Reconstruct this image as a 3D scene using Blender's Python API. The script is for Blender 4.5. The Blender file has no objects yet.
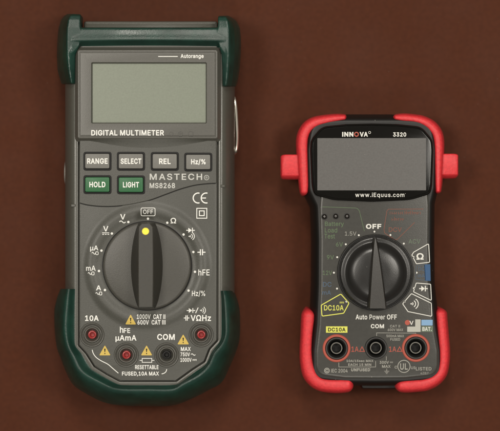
import bpy, bmesh, math, random, json
from mathutils import Vector
from mathutils.geometry import tessellate_polygon, delaunay_2d_cdt

random.seed(4)
scn = bpy.context.scene
COL = scn.collection
K = 0.0005            # one photo pixel on the table is half a millimetre
H = 1800.0            # camera height above the table in those units (0.9 m)

# ------------------------------------------------------------------ camera
cam_d = bpy.data.cameras.new('camera')
cam = bpy.data.objects.new('camera', cam_d)
COL.objects.link(cam)
cam.location = (0, 0, H * K)
cam_d.sensor_width = 36
cam_d.lens = 36 * (H * K) / (500 * K)
cam_d.clip_start = 0.01
cam_d.clip_end = 50
cam_d.dof.use_dof = True
cam_d.dof.focus_distance = (H - 68) * K
cam_d.dof.aperture_fstop = 5.6
scn.camera = cam

# ------------------------------------------------------------------ light
w = bpy.data.worlds.new('World')
scn.world = w
w.use_nodes = True
bg = w.node_tree.nodes['Background']
bg.inputs['Color'].default_value = (1.0, 0.93, 0.84, 1)
bg.inputs['Strength'].default_value = 0.27


def lamp(name, loc, target, size, power, col):
    d = bpy.data.lights.new(name, 'AREA')
    d.shape = 'DISK'
    d.size = size
    d.energy = power
    d.color = col
    o = bpy.data.objects.new(name, d)
    COL.objects.link(o)
    o.location = loc
    o.rotation_euler = (Vector(target) - Vector(loc)).to_track_quat('-Z', 'Y').to_euler()
    return o


WARM = (1.0, 0.94, 0.85)
lamp('area_lamp', (-0.48, 0.14, 1.12), (-0.03, 0.0, 0), 0.30, 6.1, WARM)
lamp('area_lamp', (0.52, 0.16, 1.12), (0.03, 0.0, 0), 0.30, 5.5, WARM)
lamp('area_lamp', (-0.02, 0.64, 1.05), (0.0, 0.02, 0), 0.26, 5.1, WARM)
lamp('area_lamp', (0.10, -0.60, 1.08), (0.0, -0.02, 0), 0.24, 3.2, WARM)  # added fill light: lifts the lower faces and the bottom rubber ridge

scn.view_settings.view_transform = 'Standard'
scn.view_settings.look = 'None'
scn.view_settings.exposure = 0.0
scn.view_settings.gamma = 1.0

# ------------------------------------------------------------------ materials


def mat(name, col, rough=0.5, spec=0.5, metal=0.0, var=0.0, var_scale=60, bump=0.0, bump_scale=2500,
        coat=0.0, speck=0.0, rough_var=0.0, grain=0.0):
    m = bpy.data.materials.new(name)
    m.use_nodes = True
    nt = m.node_tree
    b = nt.nodes['Principled BSDF']
    b.inputs['Base Color'].default_value = (*col, 1)
    b.inputs['Roughness'].default_value = rough
    b.inputs['Specular IOR Level'].default_value = spec
    b.inputs['Metallic'].default_value = metal
    b.inputs['Coat Weight'].default_value = coat
    b.inputs['Coat Roughness'].default_value = 0.12
    tc = nt.nodes.new('ShaderNodeTexCoord')
    last = None
    if var > 0:
        n = nt.nodes.new('ShaderNodeTexNoise')
        n.inputs['Scale'].default_value = var_scale
        n.inputs['Detail'].default_value = 6
        n.inputs['Roughness'].default_value = 0.65
        nt.links.new(tc.outputs['Object'], n.inputs['Vector'])
        r = nt.nodes.new('ShaderNodeValToRGB')
        r.color_ramp.elements[0].position = 0.3
        r.color_ramp.elements[1].position = 0.7
        r.color_ramp.elements[0].color = (*[c * (1 - var) for c in col], 1)
        r.color_ramp.elements[1].color = (*[min(1, c * (1 + var)) for c in col], 1)
        nt.links.new(n.outputs['Fac'], r.inputs['Fac'])
        last = r.outputs['Color']
    if grain > 0:      # fine mottling on top of the broad one
        n2 = nt.nodes.new('ShaderNodeTexNoise')
        n2.inputs['Scale'].default_value = 420
        n2.inputs['Detail'].default_value = 5
        nt.links.new(tc.outputs['Object'], n2.inputs['Vector'])
        mr2 = nt.nodes.new('ShaderNodeMapRange')
        mr2.inputs['From Min'].default_value = 0.3
        mr2.inputs['From Max'].default_value = 0.7
        mr2.inputs['To Min'].default_value = 1 - grain
        mr2.inputs['To Max'].default_value = 1 + grain
        nt.links.new(n2.outputs['Fac'], mr2.inputs['Value'])
        vm = nt.nodes.new('ShaderNodeVectorMath')
        vm.operation = 'SCALE'
        nt.links.new(last, vm.inputs[0])
        nt.links.new(mr2.outputs['Result'], vm.inputs['Scale'])
        last = vm.outputs['Vector']
    if speck > 0:      # tiny dust grains
        v = nt.nodes.new('ShaderNodeTexVoronoi')
        v.inputs['Scale'].default_value = 260
        nt.links.new(tc.outputs['Object'], v.inputs['Vector'])
        lt = nt.nodes.new('ShaderNodeMath')
        lt.operation = 'LESS_THAN'
        lt.inputs[1].default_value = 0.055
        nt.links.new(v.outputs['Distance'], lt.inputs[0])
        wn = nt.nodes.new('ShaderNodeTexWhiteNoise')
        nt.links.new(v.outputs['Position'], wn.inputs['Vector'])
        gt = nt.nodes.new('ShaderNodeMath')
        gt.operation = 'GREATER_THAN'
        gt.inputs[1].default_value = 0.86
        nt.links.new(wn.outputs['Value'], gt.inputs[0])
        mu = nt.nodes.new('ShaderNodeMath')
        mu.operation = 'MULTIPLY'
        nt.links.new(lt.outputs[0], mu.inputs[0])
        nt.links.new(gt.outputs[0], mu.inputs[1])
        mu2 = nt.nodes.new('ShaderNodeMath')
        mu2.operation = 'MULTIPLY'
        mu2.inputs[1].default_value = speck
        nt.links.new(mu.outputs[0], mu2.inputs[0])
        mx = nt.nodes.new('ShaderNodeMix')
        mx.data_type = 'RGBA'
        nt.links.new(mu2.outputs[0], mx.inputs['Factor'])
        if last:
            nt.links.new(last, mx.inputs['A'])
        else:
            mx.inputs['A'].default_value = (*col, 1)
        mx.inputs['B'].default_value = (0.45, 0.43, 0.38, 1)
        last = mx.outputs['Result']
    if last:
        nt.links.new(last, b.inputs['Base Color'])
    if rough_var > 0:
        n = nt.nodes.new('ShaderNodeTexNoise')
        n.inputs['Scale'].default_value = 45
        n.inputs['Detail'].default_value = 5
        nt.links.new(tc.outputs['Object'], n.inputs['Vector'])
        mr = nt.nodes.new('ShaderNodeMapRange')
        mr.inputs['From Min'].default_value = 0.3
        mr.inputs['From Max'].default_value = 0.7
        mr.inputs['To Min'].default_value = max(0.02, rough - rough_var)
        mr.inputs['To Max'].default_value = min(1, rough + rough_var)
        nt.links.new(n.outputs['Fac'], mr.inputs['Value'])
        nt.links.new(mr.outputs['Result'], b.inputs['Roughness'])
    if bump > 0:
        n = nt.nodes.new('ShaderNodeTexNoise')
        n.inputs['Scale'].default_value = bump_scale
        n.inputs['Detail'].default_value = 3
        nt.links.new(tc.outputs['Object'], n.inputs['Vector'])
        bp = nt.nodes.new('ShaderNodeBump')
        bp.inputs['Strength'].default_value = bump
        bp.inputs['Distance'].default_value = 0.00012
        nt.links.new(n.outputs['Fac'], bp.inputs['Height'])
        nt.links.new(bp.outputs['Normal'], b.inputs['Normal'])
    return m


M = {}
M['table'] = mat('brown_table', (0.0575, 0.0162, 0.0066), 0.66, 0.10, var=0.06, var_scale=14, bump=0.45, bump_scale=700, rough_var=0.06, speck=0.06, grain=0.09)
M['grey'] = mat('grey_plastic', (0.0470, 0.0470, 0.0385), 0.44, 0.48, var=0.16, var_scale=1500, bump=0.45, bump_scale=2400, rough_var=0.07)
M['grey_body'] = mat('grey_case_plastic', (0.060, 0.0590, 0.0480), 0.34, 0.52, var=0.10, var_scale=1400, bump=0.25, bump_scale=2600, rough_var=0.06)
M['grey_bezel'] = mat('grey_bezel_plastic', (0.062, 0.0600, 0.0500), 0.40, 0.5, var=0.11, var_scale=1500, bump=0.3, bump_scale=2600)
M['dial'] = mat('dial_plastic', (0.040, 0.0380, 0.0305), 0.42, 0.5, var=0.14, var_scale=1500, bump=0.4, bump_scale=2400)
M['green'] = mat('dark_green_rubber', (0.0042, 0.0270, 0.0185), 0.40, 0.48, var=0.32, var_scale=110, bump=0.5, bump_scale=1500, rough_var=0.13, speck=0.05)
M['lcd'] = mat('liquid_crystal_glass', (0.190, 0.208, 0.168), 0.28, 0.25, var=0.07, var_scale=1300)
M['white'] = mat('white_ink', (0.66, 0.66, 0.62), 0.55, 0.3)
M['black'] = mat('black_plastic', (0.0085, 0.008, 0.007), 0.45, 0.5, bump=0.2, speck=0.0)
M['well'] = mat('black_rubber', (0.004, 0.0037, 0.0033), 0.6, 0.3)
M['key_grey'] = mat('grey_key_plastic', (0.130, 0.127, 0.114), 0.5, 0.4, var=0.08, var_scale=1500)
M['key_green'] = mat('green_key_plastic', (0.012, 0.098, 0.030), 0.45, 0.4, var=0.06, var_scale=900)
M['yellow'] = mat('yellow_paint', (0.85, 0.68, 0.06), 0.5, 0.3)
M['amber'] = mat('amber_ink', (0.50, 0.36, 0.080), 0.5, 0.3)
M['ink_black'] = mat('black_ink', (0.02, 0.017, 0.01), 0.6, 0.2)
M['jack_red'] = mat('red_jack_plastic', (0.24, 0.009, 0.008), 0.33, 0.5)
M['metal'] = mat('nickel_contact', (0.55, 0.52, 0.46), 0.25, 0.5, metal=1.0)
M['grip'] = mat('grip_plastic', (0.029, 0.0273, 0.0212), 0.44, 0.45, var=0.14, var_scale=1500, bump=0.4, bump_scale=2400)
M['contact'] = mat('dull_metal', (0.23, 0.22, 0.195), 0.34, 0.5, metal=0.6)
M['wire'] = mat('bright_wire', (0.80, 0.76, 0.66), 0.25, 0.5, metal=1.0)
M['red'] = mat('red_rubber', (0.55, 0.027, 0.033), 0.52, 0.42, var=0.16, var_scale=700, bump=0.9, bump_scale=1200, rough_var=0.10)
M['body_black'] = mat('black_case_plastic', (0.007, 0.0066, 0.0058), 0.45, 0.35, bump=0.2, speck=0.25)
M['face_black'] = mat('charcoal_label_film', (0.0290, 0.0280, 0.0230), 0.34, 0.45, var=0.14, var_scale=500, bump=0.18, bump_scale=2000, speck=0.35)
M['glass'] = mat('black_display_glass', (0.004, 0.0037, 0.003), 0.14, 0.22, speck=0.8)
M['lcd_grey'] = mat('grey_display', (0.103, 0.100, 0.096), 0.3, 0.25, var=0.10, var_scale=1200, speck=0.25)
M['dial_black'] = mat('black_dial_plastic', (0.0065, 0.0061, 0.0052), 0.33, 0.5, var=0.08, var_scale=600, bump=0.2, speck=0.15, rough_var=0.07)
M['pointer'] = mat('grey_pointer_plastic', (0.0215, 0.0198, 0.0168), 0.38, 0.5, var=0.14, var_scale=900, bump=0.3)
M['white_r'] = mat('white_label_ink', (0.58, 0.575, 0.53), 0.5, 0.3)
M['dim_white'] = mat('worn_white_ink', (0.26, 0.255, 0.225), 0.5, 0.3)
M['dim_green'] = mat('worn_green_ink', (0.080, 0.120, 0.062), 0.5, 0.3)
M['dim_red'] = mat('worn_red_ink', (0.150, 0.052, 0.033), 0.5, 0.3)
M['dim_blue'] = mat('worn_blue_ink', (0.050, 0.080, 0.120), 0.5, 0.3)
M['brand_white'] = mat('soft_white_ink', (0.44, 0.44, 0.41), 0.55, 0.3)
M['blue'] = mat('blue_ink', (0.022, 0.070, 0.160), 0.5, 0.3)
M['pale_blue'] = mat('pale_blue_ink', (0.17, 0.30, 0.46), 0.5, 0.3)
M['orange_red'] = mat('orange_red_ink', (0.33, 0.062, 0.038), 0.45, 0.35)
M['lime'] = mat('lime_yellow_ink', (0.55, 0.55, 0.09), 0.5, 0.3)
M['lens_dark'] = mat('dark_lamp_lens', (0.012, 0.010, 0.008), 0.12, 0.6)
M['bat_green'] = mat('grey_green_ink', (0.10, 0.13, 0.09), 0.5, 0.3)
M['pale_grey'] = mat('pale_grey_ink', (0.36, 0.36, 0.32), 0.5, 0.3)

# ------------------------------------------------------------------ helpers


class Frame:
    """local axes of one meter: photo pixels measured on its face -> metres"""

    def __init__(self, cx, cy, zf):
        self.cx, self.cy, self.zf = cx, cy, zf
        self.s = 1 - zf / H

    def __call__(self, x, y, z):
        return Vector(((x - self.cx) * K * self.s, (self.cy - y) * K * self.s, z * K))

    def root(self):
        return ((self.cx - 250) * K * self.s, (215.5 - self.cy) * K * self.s, 0)

    def at(self, x, y, z):
        """where an edge seen at (x, y) really lies when it is z high"""
        f = (H - z) / (H - self.zf)
        return 250 + (x - 250) * f, 215.5 + (y - 215.5) * f


def link(name, verts, faces, m, parent=None, sharp=35, fr=None):
    me = bpy.data.meshes.new(name)
    if fr:
        verts = [fr(*v) for v in verts]
    me.from_pydata([tuple(v) for v in verts], [], faces)
    bm = bmesh.new()
    bm.from_mesh(me)
    bmesh.ops.remove_doubles(bm, verts=bm.verts, dist=1e-7)
    bmesh.ops.recalc_face_normals(bm, faces=bm.faces)
    bm.to_mesh(me)
    bm.free()
    me.materials.append(m)
    for p in me.polygons:
        p.use_smooth = True
    if sharp is not None:
        me.set_sharp_from_angle(angle=math.radians(sharp))
    o = bpy.data.objects.new(name, me)
    COL.objects.link(o)
    if parent:
        o.parent = parent
    return o


def link_flat(name, verts, faces, m, parent=None):
    """printed ink: flat faces that all look up"""
    me = bpy.data.meshes.new(name)
    me.from_pydata([tuple(v) for v in verts], [], faces)
    bm = bmesh.new()
    bm.from_mesh(me)
    for f in bm.faces:
        f.normal_update()
        if f.normal.z < 0:
            f.normal_flip()
    bm.to_mesh(me)
    bm.free()
    me.materials.append(m)
    o = bpy.data.objects.new(name, me)
    COL.objects.link(o)
    if parent:
        o.parent = parent
    return o


class Mesh:
    def __init__(self):
        self.v, self.f = [], []

    def add(self, vs, fs):
        b = len(self.v)
        self.v += list(vs)
        self.f += [tuple(i + b for i in f) for f in fs]

    def grid(self, rows, close_u=False, close_v=False, cap0=False, cap1=False):
        n, m_ = len(rows), len(rows[0])
        vs = [p for r in rows for p in r]
        fs = []
        for i in range(n if close_v else n - 1):
            for j in range(m_ if close_u else m_ - 1):
                a, b = i, (i + 1) % n
                c, d = j, (j + 1) % m_
                fs.append((a * m_ + c, a * m_ + d, b * m_ + d, b * m_ + c))
        if cap0:
            fs.append(tuple(range(m_ - 1, -1, -1)))
        if cap1:
            fs.append(tuple((n - 1) * m_ + j for j in range(m_)))
        self.add(vs, fs)

    def build(self, name, m, parent, fr, sharp=35):
        return link(name, self.v, self.f, m, parent, sharp, fr)


def catmull(pts, n, closed=False):
    out = []
    L = len(pts)
    segs = L if closed else L - 1
    D = len(pts[0])
    for i in range(segs):
        if closed:
            p0, p1, p2, p3 = (pts[(i + k - 1) % L] for k in range(4))
        else:
            p1, p2 = pts[i], pts[i + 1]
            p0 = pts[i - 1] if i > 0 else [2 * p1[k] - p2[k] for k in range(D)]
            p3 = pts[i + 2] if i + 2 < L else [2 * p2[k] - p1[k] for k in range(D)]
        for q in range(n):
            t = q / n
            out.append([0.5 * (2 * p1[k] + (p2[k] - p0[k]) * t + (2 * p0[k] - 5 * p1[k] + 4 * p2[k] - p3[k]) * t * t
                               + (3 * p1[k] - p0[k] - 3 * p2[k] + p3[k]) * t ** 3) for k in range(D)])
    if not closed:
        out.append(list(pts[-1]))
    return out


def area2(p):
    return sum(p[i][0] * p[(i + 1) % len(p)][1] - p[(i + 1) % len(p)][0] * p[i][1] for i in range(len(p)))


def round_poly(pts, r, n=6):
    """round every corner; pts entries (x, y) or (x, y, own radius)"""
    out = []
    L = len(pts)
    for i in range(L):
        p = Vector(pts[i][:2])
        rr = pts[i][2] if len(pts[i]) > 2 else r
        a = Vector(pts[i - 1][:2]) - p
        b = Vector(pts[(i + 1) % L][:2]) - p
        la, lb = a.length, b.length
        a.normalize()
        b.normalize()
        ang = a.angle(b)
        d = min(rr / max(math.tan(ang / 2), 1e-3), la * 0.48, lb * 0.48)
        s, e = p + a * d, p + b * d
        for k in range(n + 1):
            t = k / n
            q = (1 - t) ** 2 * s + 2 * t * (1 - t) * p + t * t * e
            out.append((q.x, q.y))
    return out


def offset(poly, d):
    """d > 0 grows the outline"""
    L = len(poly)
    sgn = 1 if area2(poly) > 0 else -1
    out = []
    for i in range(L):
        p0, p1, p2 = Vector(poly[i - 1]), Vector(poly[i]), Vector(poly[(i + 1) % L])
        e1, e2 = (p1 - p0), (p2 - p1)
        if e1.length < 1e-6:
            e1 = e2
        if e2.length < 1e-6:
            e2 = e1
        n1 = Vector((e1.y, -e1.x)).normalized() * sgn
        n2 = Vector((e2.y, -e2.x)).normalized() * sgn
        n = (n1 + n2)
        if n.length < 1e-6:
            n = n1
        n.normalize()
        k = 1 / max(0.5, n.dot(n1))
        q = p1 + n * d * k
        out.append((q.x, q.y))
    return out


def loft(mb, poly, prof, cap_top=True, cap_bot=False):
    rows = []
    for d, z in prof:
        rows.append([(x, y, z) for x, y in (offset(poly, d) if d else poly)])
    mb.grid(rows, close_u=True, cap0=cap_bot, cap1=cap_top)


def circle(cx, cy, r, n=48):
    return [(cx + r * math.cos(2 * math.pi * k / n), cy + r * math.sin(2 * math.pi * k / n)) for k in range(n)]


def lathe(mb, cx, cy, prof, n=64, cap=False):
    rows = [[(x, y, z) for x, y in circle(cx, cy, max(r, 0.001), n)] for r, z in prof]
    mb.grid(rows, close_u=True, cap1=cap)


def holed_top(mb, outer, holes, z, depth):
    loops = [outer] + holes
    flat = [p for l in loops for p in l]
    tris = tessellate_polygon([[Vector((x, y, 0)) for x, y in l] for l in loops])
    mb.add([(x, y, z) for x, y in flat], [tuple(t) for t in tris])
    for h in holes:
        mb.grid([[(x, y, z) for x, y in h], [(x, y, z - depth) for x, y in h]], close_u=True)


def rrect(x0, y0, x1, y1, r, n=5):
    return round_poly([(x0, y0), (x1, y0), (x1, y1), (x0, y1)], r, n)


# outlines of plain sans-serif letters: {letter: [advance, [closed loops x, y, x, y ...]]}
GLYPHS = json.loads(
    '{"%":[676,[[175,283,146,286,121,297,101,314,86,335,78,360,75,388,75,412,78,440,87,464,101,486,121,503,146,513,175,517,206,513,230,503,250,486,264,464,'
    '273,440,276,412,276,388,273,360,264,335,250,314,230,297,205,286],[175,327,198,332,212,346,221,365,223,388,223,412,221,435,213,454,198,468,175,473,153,'
    '468,138,454,130,435,127,412,127,388,130,365,138,346,153,332],[501,-10,471,-6,446,5,426,21,412,43,403,68,400,95,400,120,403,147,412,172,427,194,447,210'
    ',471,221,501,225,531,221,556,210,576,194,590,172,598,147,601,120,601,95,598,68,589,43,575,21,555,5,531,-6],[501,35,523,39,538,53,546,73,549,95,549,120'
    ',546,142,538,162,524,176,501,180,479,176,464,162,456,142,453,120,453,95,455,73,464,53,479,39],[132,0,482,509,540,509,191,0]]],",":[188,[[38,-119,68,71'
    ',137,71,84,-119]]],".":[188,[[95,-4,78,-1,63,9,53,24,50,41,53,59,63,73,78,83,95,87,113,83,128,73,138,59,141,41,138,24,128,9,113,-1]]],"/":[249,[[235,5'
    '33,71,-76,14,-76,178,533]]],"0":[453,[[227,-7,174,1,130,24,95,62,69,113,53,178,48,254,53,330,69,395,95,447,130,484,174,508,227,516,279,508,323,484,358'
    ',447,384,395,400,330,405,254,400,178,384,113,359,62,323,24,279,1],[227,50,261,56,290,74,313,103,330,144,340,194,344,254,340,314,330,365,313,405,290,43'
    '5,261,453,227,460,192,453,163,435,140,405,123,365,113,314,109,254,113,194,123,144,140,103,163,74,192,56]]],"1":[453,[[76,0,76,55,391,55,391,0],[276,50'
    '9,276,0,212,0,212,448,209,448,86,358,86,427,198,509]]],"2":[453,[[64,0,64,47,234,229,282,282,311,327,318,348,320,371,317,397,308,419,293,436,273,449,2'
    '50,457,224,460,196,457,172,447,153,433,139,413,130,390,127,362,66,362,71,405,86,442,111,473,143,496,182,511,225,516,268,511,306,497,337,474,361,445,37'
    '6,411,381,372,378,345,371,318,357,290,336,259,267,180,153,60,153,57,389,57,389,0]]],"3":[453,[[218,-7,173,-3,133,10,98,30,70,57,52,91,44,132,109,132,1'
    '15,107,126,87,144,71,165,59,191,52,219,50,248,53,275,61,297,74,315,93,325,116,329,145,326,172,316,196,299,217,275,234,242,244,201,248,157,248,157,299,'
    '288,448,288,452,70,452,70,509,372,509,372,461,211,278,211,289,264,288,308,276,344,253,371,222,387,186,393,145,387,103,370,66,344,36,309,12,266,-2]]],"'
    '4":[453,[[40,105,40,158,247,509,311,509,109,166,109,163,413,163,413,105],[282,0,282,121,282,146,282,318,343,318,343,0]]],"5":[453,[[221,-7,178,-2,140,'
    '11,108,32,83,60,66,93,60,130,122,130,127,108,138,89,154,73,173,60,196,52,221,50,250,53,276,64,298,82,314,104,324,131,328,162,324,193,314,221,297,244,2'
    '75,262,248,273,218,277,167,268,145,258,128,246,67,253,96,509,366,509,366,452,151,452,134,301,136,301,155,315,178,325,203,331,229,334,263,330,294,321,3'
    '21,306,345,285,364,260,379,231,388,199,391,163,385,117,369,76,343,41,309,15,268,-1]]],"6":[453,[[226,-7,182,-1,142,15,109,40,84,74,69,115,64,162,68,19'
    '9,80,239,102,285,137,340,252,509,322,509,151,261,145,261,165,288,196,307,235,314,278,309,316,295,346,271,370,240,384,201,389,157,384,112,368,73,343,39'
    ',310,14,271,-2],[226,48,254,52,279,63,299,79,314,101,324,128,327,157,324,187,314,213,299,235,279,251,254,262,226,265,198,262,174,252,153,235,138,214,1'
    '28,188,125,158,128,128,138,102,153,79,174,63,198,52]]],"7":[453,[[97,0,323,448,323,452,62,452,62,509,391,509,391,449,165,0]]],"8":[453,[[226,-7,178,-2'
    ',136,11,101,33,74,62,57,96,52,135,55,166,65,195,81,220,101,241,125,256,153,265,153,267,119,282,93,308,76,342,70,380,75,417,90,450,114,477,146,498,184,'
    '511,226,516,269,511,306,498,337,477,361,450,377,417,382,380,376,342,359,308,333,282,300,267,300,265,327,256,351,241,372,220,387,195,397,166,401,135,39'
    '5,96,378,62,352,33,317,11,275,-2],[226,49,258,52,285,60,307,74,323,91,333,113,337,139,333,165,322,189,305,208,283,223,256,232,226,235,196,232,169,223,'
    '147,208,130,189,119,165,115,139,119,113,129,91,145,74,167,60,195,52],[226,290,252,292,274,300,293,313,307,330,316,351,319,376,316,399,308,420,294,437,'
    '275,449,252,457,226,460,200,457,177,449,159,437,145,420,136,399,133,376,136,351,145,330,159,313,178,300,201,292]]],"9":[453,[[226,516,271,510,310,494,'
    '343,468,368,434,384,393,389,347,385,309,373,270,350,224,315,168,200,0,130,0,301,248,307,248,287,221,257,202,218,195,175,199,137,214,106,237,83,269,68,'
    '307,64,352,69,397,85,436,110,469,143,494,182,510],[226,460,199,457,174,446,154,429,138,407,129,381,125,352,129,322,138,295,154,274,174,257,199,247,226'
    ',243,254,247,279,257,299,273,314,295,324,321,327,350,324,381,314,407,299,429,279,446,254,457]]],"A":[480,[[16,0,201,509,276,509,463,0,395,0,287,302,26'
    '4,372,232,478,245,478,213,371,191,302,85,0],[110,142,110,199,370,199,370,142]]],"B":[456,[[60,0,60,509,241,509,289,504,329,491,359,469,381,442,394,410'
    ',398,374,395,344,387,320,373,301,356,286,315,267,315,262,339,257,363,245,385,227,402,203,414,173,418,136,413,100,400,67,377,39,344,18,301,4,247,0],[12'
    '5,57,245,57,296,63,330,80,349,105,355,137,352,161,342,184,327,203,306,218,279,228,248,231,125,231],[125,285,238,285,265,288,288,296,308,309,323,326,33'
    '3,348,336,372,330,403,313,429,283,446,240,452,125,452]]],"C":[510,[[267,-7,205,1,150,25,104,63,70,115,48,179,40,254,48,329,70,393,104,445,150,484,205,'
    '508,267,516,305,513,340,504,373,490,402,471,427,447,448,418,463,385,473,348,408,348,401,373,389,395,357,428,315,449,267,456,223,450,184,432,150,403,12'
    '5,364,109,314,103,254,109,194,125,145,151,105,184,76,223,59,267,53,315,60,357,81,389,114,408,160,473,160,463,124,448,91,428,62,402,38,373,19,341,5,305'
    ',-4]]],"D":[502,[[219,0,96,0,96,57,215,57,272,63,318,81,354,110,379,149,394,198,399,255,394,312,379,361,354,399,320,428,275,446,221,452,93,452,93,509,'
    '225,509,294,501,353,478,399,441,433,391,455,329,462,255,455,181,433,119,398,68,351,31,291,8],[125,509,125,0,60,0,60,509]]],"E":[419,[[60,0,60,509,372,'
    '509,372,452,125,452,125,286,355,286,355,229,125,229,125,57,375,57,375,0]]],"F":[410,[[60,0,60,509,369,509,369,452,125,452,125,278,346,278,346,221,125,'
    '221,125,0]]],"G":[520,[[269,-7,205,1,149,25,104,64,69,116,47,179,40,254,47,329,69,393,103,445,149,484,203,508,265,516,304,513,340,504,374,489,403,469,'
    '429,445,449,416,465,384,474,349,408,349,387,393,356,427,315,448,265,456,222,450,183,432,150,404,125,364,109,314,103,254,109,194,125,145,151,105,184,76'
    ',224,59,269,53,309,57,345,71,374,93,396,123,410,160,415,202,434,199,283,199,283,256,478,256,478,200,471,141,451,91,419,50,377,19,326,0]]],"H":[517,[[6'
    '0,0,60,509,125,509,125,289,392,289,392,509,457,509,457,0,392,0,392,232,125,232,125,0]]],"I":[186,[[60,0,60,509,126,509,126,0]]],"L":[393,[[60,0,60,509'
    ',125,509,125,57,361,57,361,0]]],"M":[628,[[60,0,60,509,152,509,277,187,287,159,299,123,311,84,322,49,307,49,318,83,330,121,342,158,352,187,476,509,568'
    ',509,568,0,504,0,504,291,504,327,505,369,506,413,507,457,513,457,498,409,482,363,467,322,456,291,342,0,286,0,170,291,159,321,145,361,129,408,112,457,1'
    '19,457,120,416,121,372,122,328,122,291,122,0]]],"N":[523,[[60,0,60,509,136,509,343,183,363,151,388,107,414,55,405,54,401,108,399,157,399,195,399,509,4'
    '63,509,463,0,387,0,202,290,177,331,148,381,108,452,119,454,122,384,124,328,125,291,125,0]]],"O":[533,[[267,-7,205,1,150,25,105,63,70,115,48,179,40,254'
    ',48,329,70,393,105,445,150,484,205,508,267,516,329,508,384,484,429,445,464,393,486,329,493,254,486,179,464,115,429,63,384,25,329,1],[267,53,310,59,349'
    ',76,383,105,408,144,425,194,430,254,425,314,408,365,383,404,349,433,310,450,267,456,223,450,184,433,151,404,125,364,109,314,103,254,109,194,125,144,15'
    '1,105,184,76,223,59]]],"P":[445,[[60,0,60,509,235,509,289,503,332,487,366,462,390,430,404,391,409,348,404,304,390,265,366,233,332,207,289,191,235,186,'
    '109,186,109,242,233,242,269,246,297,256,318,272,333,294,342,319,344,348,342,376,333,402,318,423,297,439,268,449,232,452,125,452,125,0]]],"R":[449,[[60'
    ',0,60,509,236,509,290,504,333,489,367,465,390,433,405,395,409,352,405,309,390,271,367,240,333,217,289,203,236,198,96,198,96,255,234,255,269,258,298,26'
    '7,319,281,334,300,342,324,345,352,342,380,334,405,319,425,298,440,269,449,233,452,125,452,125,0],[353,0,230,229,303,229,428,0]]],"S":[447,[[224,-9,172'
    ',-4,128,9,91,31,64,60,46,96,38,137,104,137,110,110,123,88,142,71,166,59,194,52,224,49,257,52,286,60,311,74,329,92,341,114,346,139,342,161,332,179,316,'
    '193,296,205,245,222,184,239,128,260,86,289,60,326,52,372,58,413,75,448,102,476,138,498,180,511,227,516,275,511,316,498,351,476,377,449,394,415,401,378'
    ',337,378,326,412,302,437,267,453,225,459,194,456,167,448,145,435,129,418,118,398,115,376,119,352,131,334,148,319,169,308,212,293,264,279,312,264,359,2'
    '38,379,220,395,198,405,171,408,139,403,99,386,64,360,34,323,11,278,-4]]],"T":[449,[[32,452,32,509,417,509,417,452,257,452,257,0,193,0,193,452]]],"U":['
    '517,[[259,-8,203,-2,154,15,114,43,85,80,66,124,60,173,60,509,124,509,124,178,128,144,141,113,160,87,187,68,220,56,259,52,298,56,331,68,357,87,377,113,'
    '389,144,393,178,393,509,457,509,457,173,451,124,433,80,403,43,363,15,315,-2]]],"V":[480,[[204,0,16,509,84,509,192,206,215,137,248,31,235,31,267,138,29'
    '0,206,395,509,463,509,278,0]]],"X":[474,[[18,0,217,284,217,236,29,509,104,509,178,400,204,361,223,329,243,292,232,292,252,329,272,361,298,400,374,509,'
    '446,509,259,239,259,287,456,0,382,0,292,129,268,165,250,195,230,231,244,231,225,196,206,166,182,129,91,0]]],"Y":[472,[[203,0,203,208,16,509,91,509,192'
    ',344,222,292,250,230,224,230,251,293,280,344,381,509,455,509,268,208,268,0]]],"Z":[438,[[42,0,42,46,273,385,306,431,341,476,348,454,285,452,223,452,40'
    ',452,40,509,397,509,397,462,169,129,134,81,97,33,90,54,152,57,214,57,399,57,399,0]]],"a":[389,[[160,-9,126,-5,94,5,68,22,48,45,35,73,30,108,34,138,43,'
    '161,58,179,78,193,125,211,178,220,234,227,265,235,273,243,276,255,276,257,273,279,267,297,256,311,240,322,220,329,196,331,171,329,149,322,118,301,100,'
    '274,41,291,57,322,79,346,104,364,133,375,163,382,194,384,239,379,286,360,306,343,322,320,333,290,337,251,337,0,277,0,277,52,272,52,252,25,215,1,190,-6'
    '],[170,45,202,49,228,59,248,74,263,93,272,115,276,138,276,190,259,182,231,176,200,171,175,168,134,159,117,150,103,139,95,124,92,105,94,87,102,72,114,6'
    '1,130,52]]],"b":[424,[[229,-8,198,-5,172,4,138,31,118,59,112,59,112,0,53,0,53,509,114,509,114,319,118,319,137,346,171,373,197,381,229,384,274,378,313,'
    '361,345,332,370,293,385,245,390,189,385,133,370,84,346,45,313,16,274,-2],[220,47,253,51,279,66,301,88,316,117,325,151,328,189,325,227,316,261,301,290,'
    '280,311,253,325,220,330,188,325,161,312,140,291,125,263,116,229,113,189,116,150,125,115,140,86,162,65,188,51]]],"c":[396,[[207,-8,159,-2,117,16,82,46,'
    '56,85,40,133,34,187,40,243,56,291,82,330,117,360,159,378,207,384,260,377,305,356,340,322,362,277,303,262,290,289,270,311,242,325,207,330,173,325,145,3'
    '10,124,287,108,258,99,224,96,187,99,151,108,117,124,89,145,66,173,51,207,46,243,52,271,66,292,89,304,117,363,102,354,78,341,56,306,21,261,-1]]],"d":[4'
    '24,[[195,-8,151,-2,111,16,79,45,55,84,39,133,34,189,39,245,55,293,79,332,112,361,151,378,196,384,228,381,253,373,287,346,306,319,311,319,311,509,372,5'
    '09,372,0,313,0,313,59,307,59,287,31,252,4,227,-5],[205,47,236,51,263,65,284,86,299,115,309,150,312,189,309,229,300,263,284,291,263,312,237,325,205,330'
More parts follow.
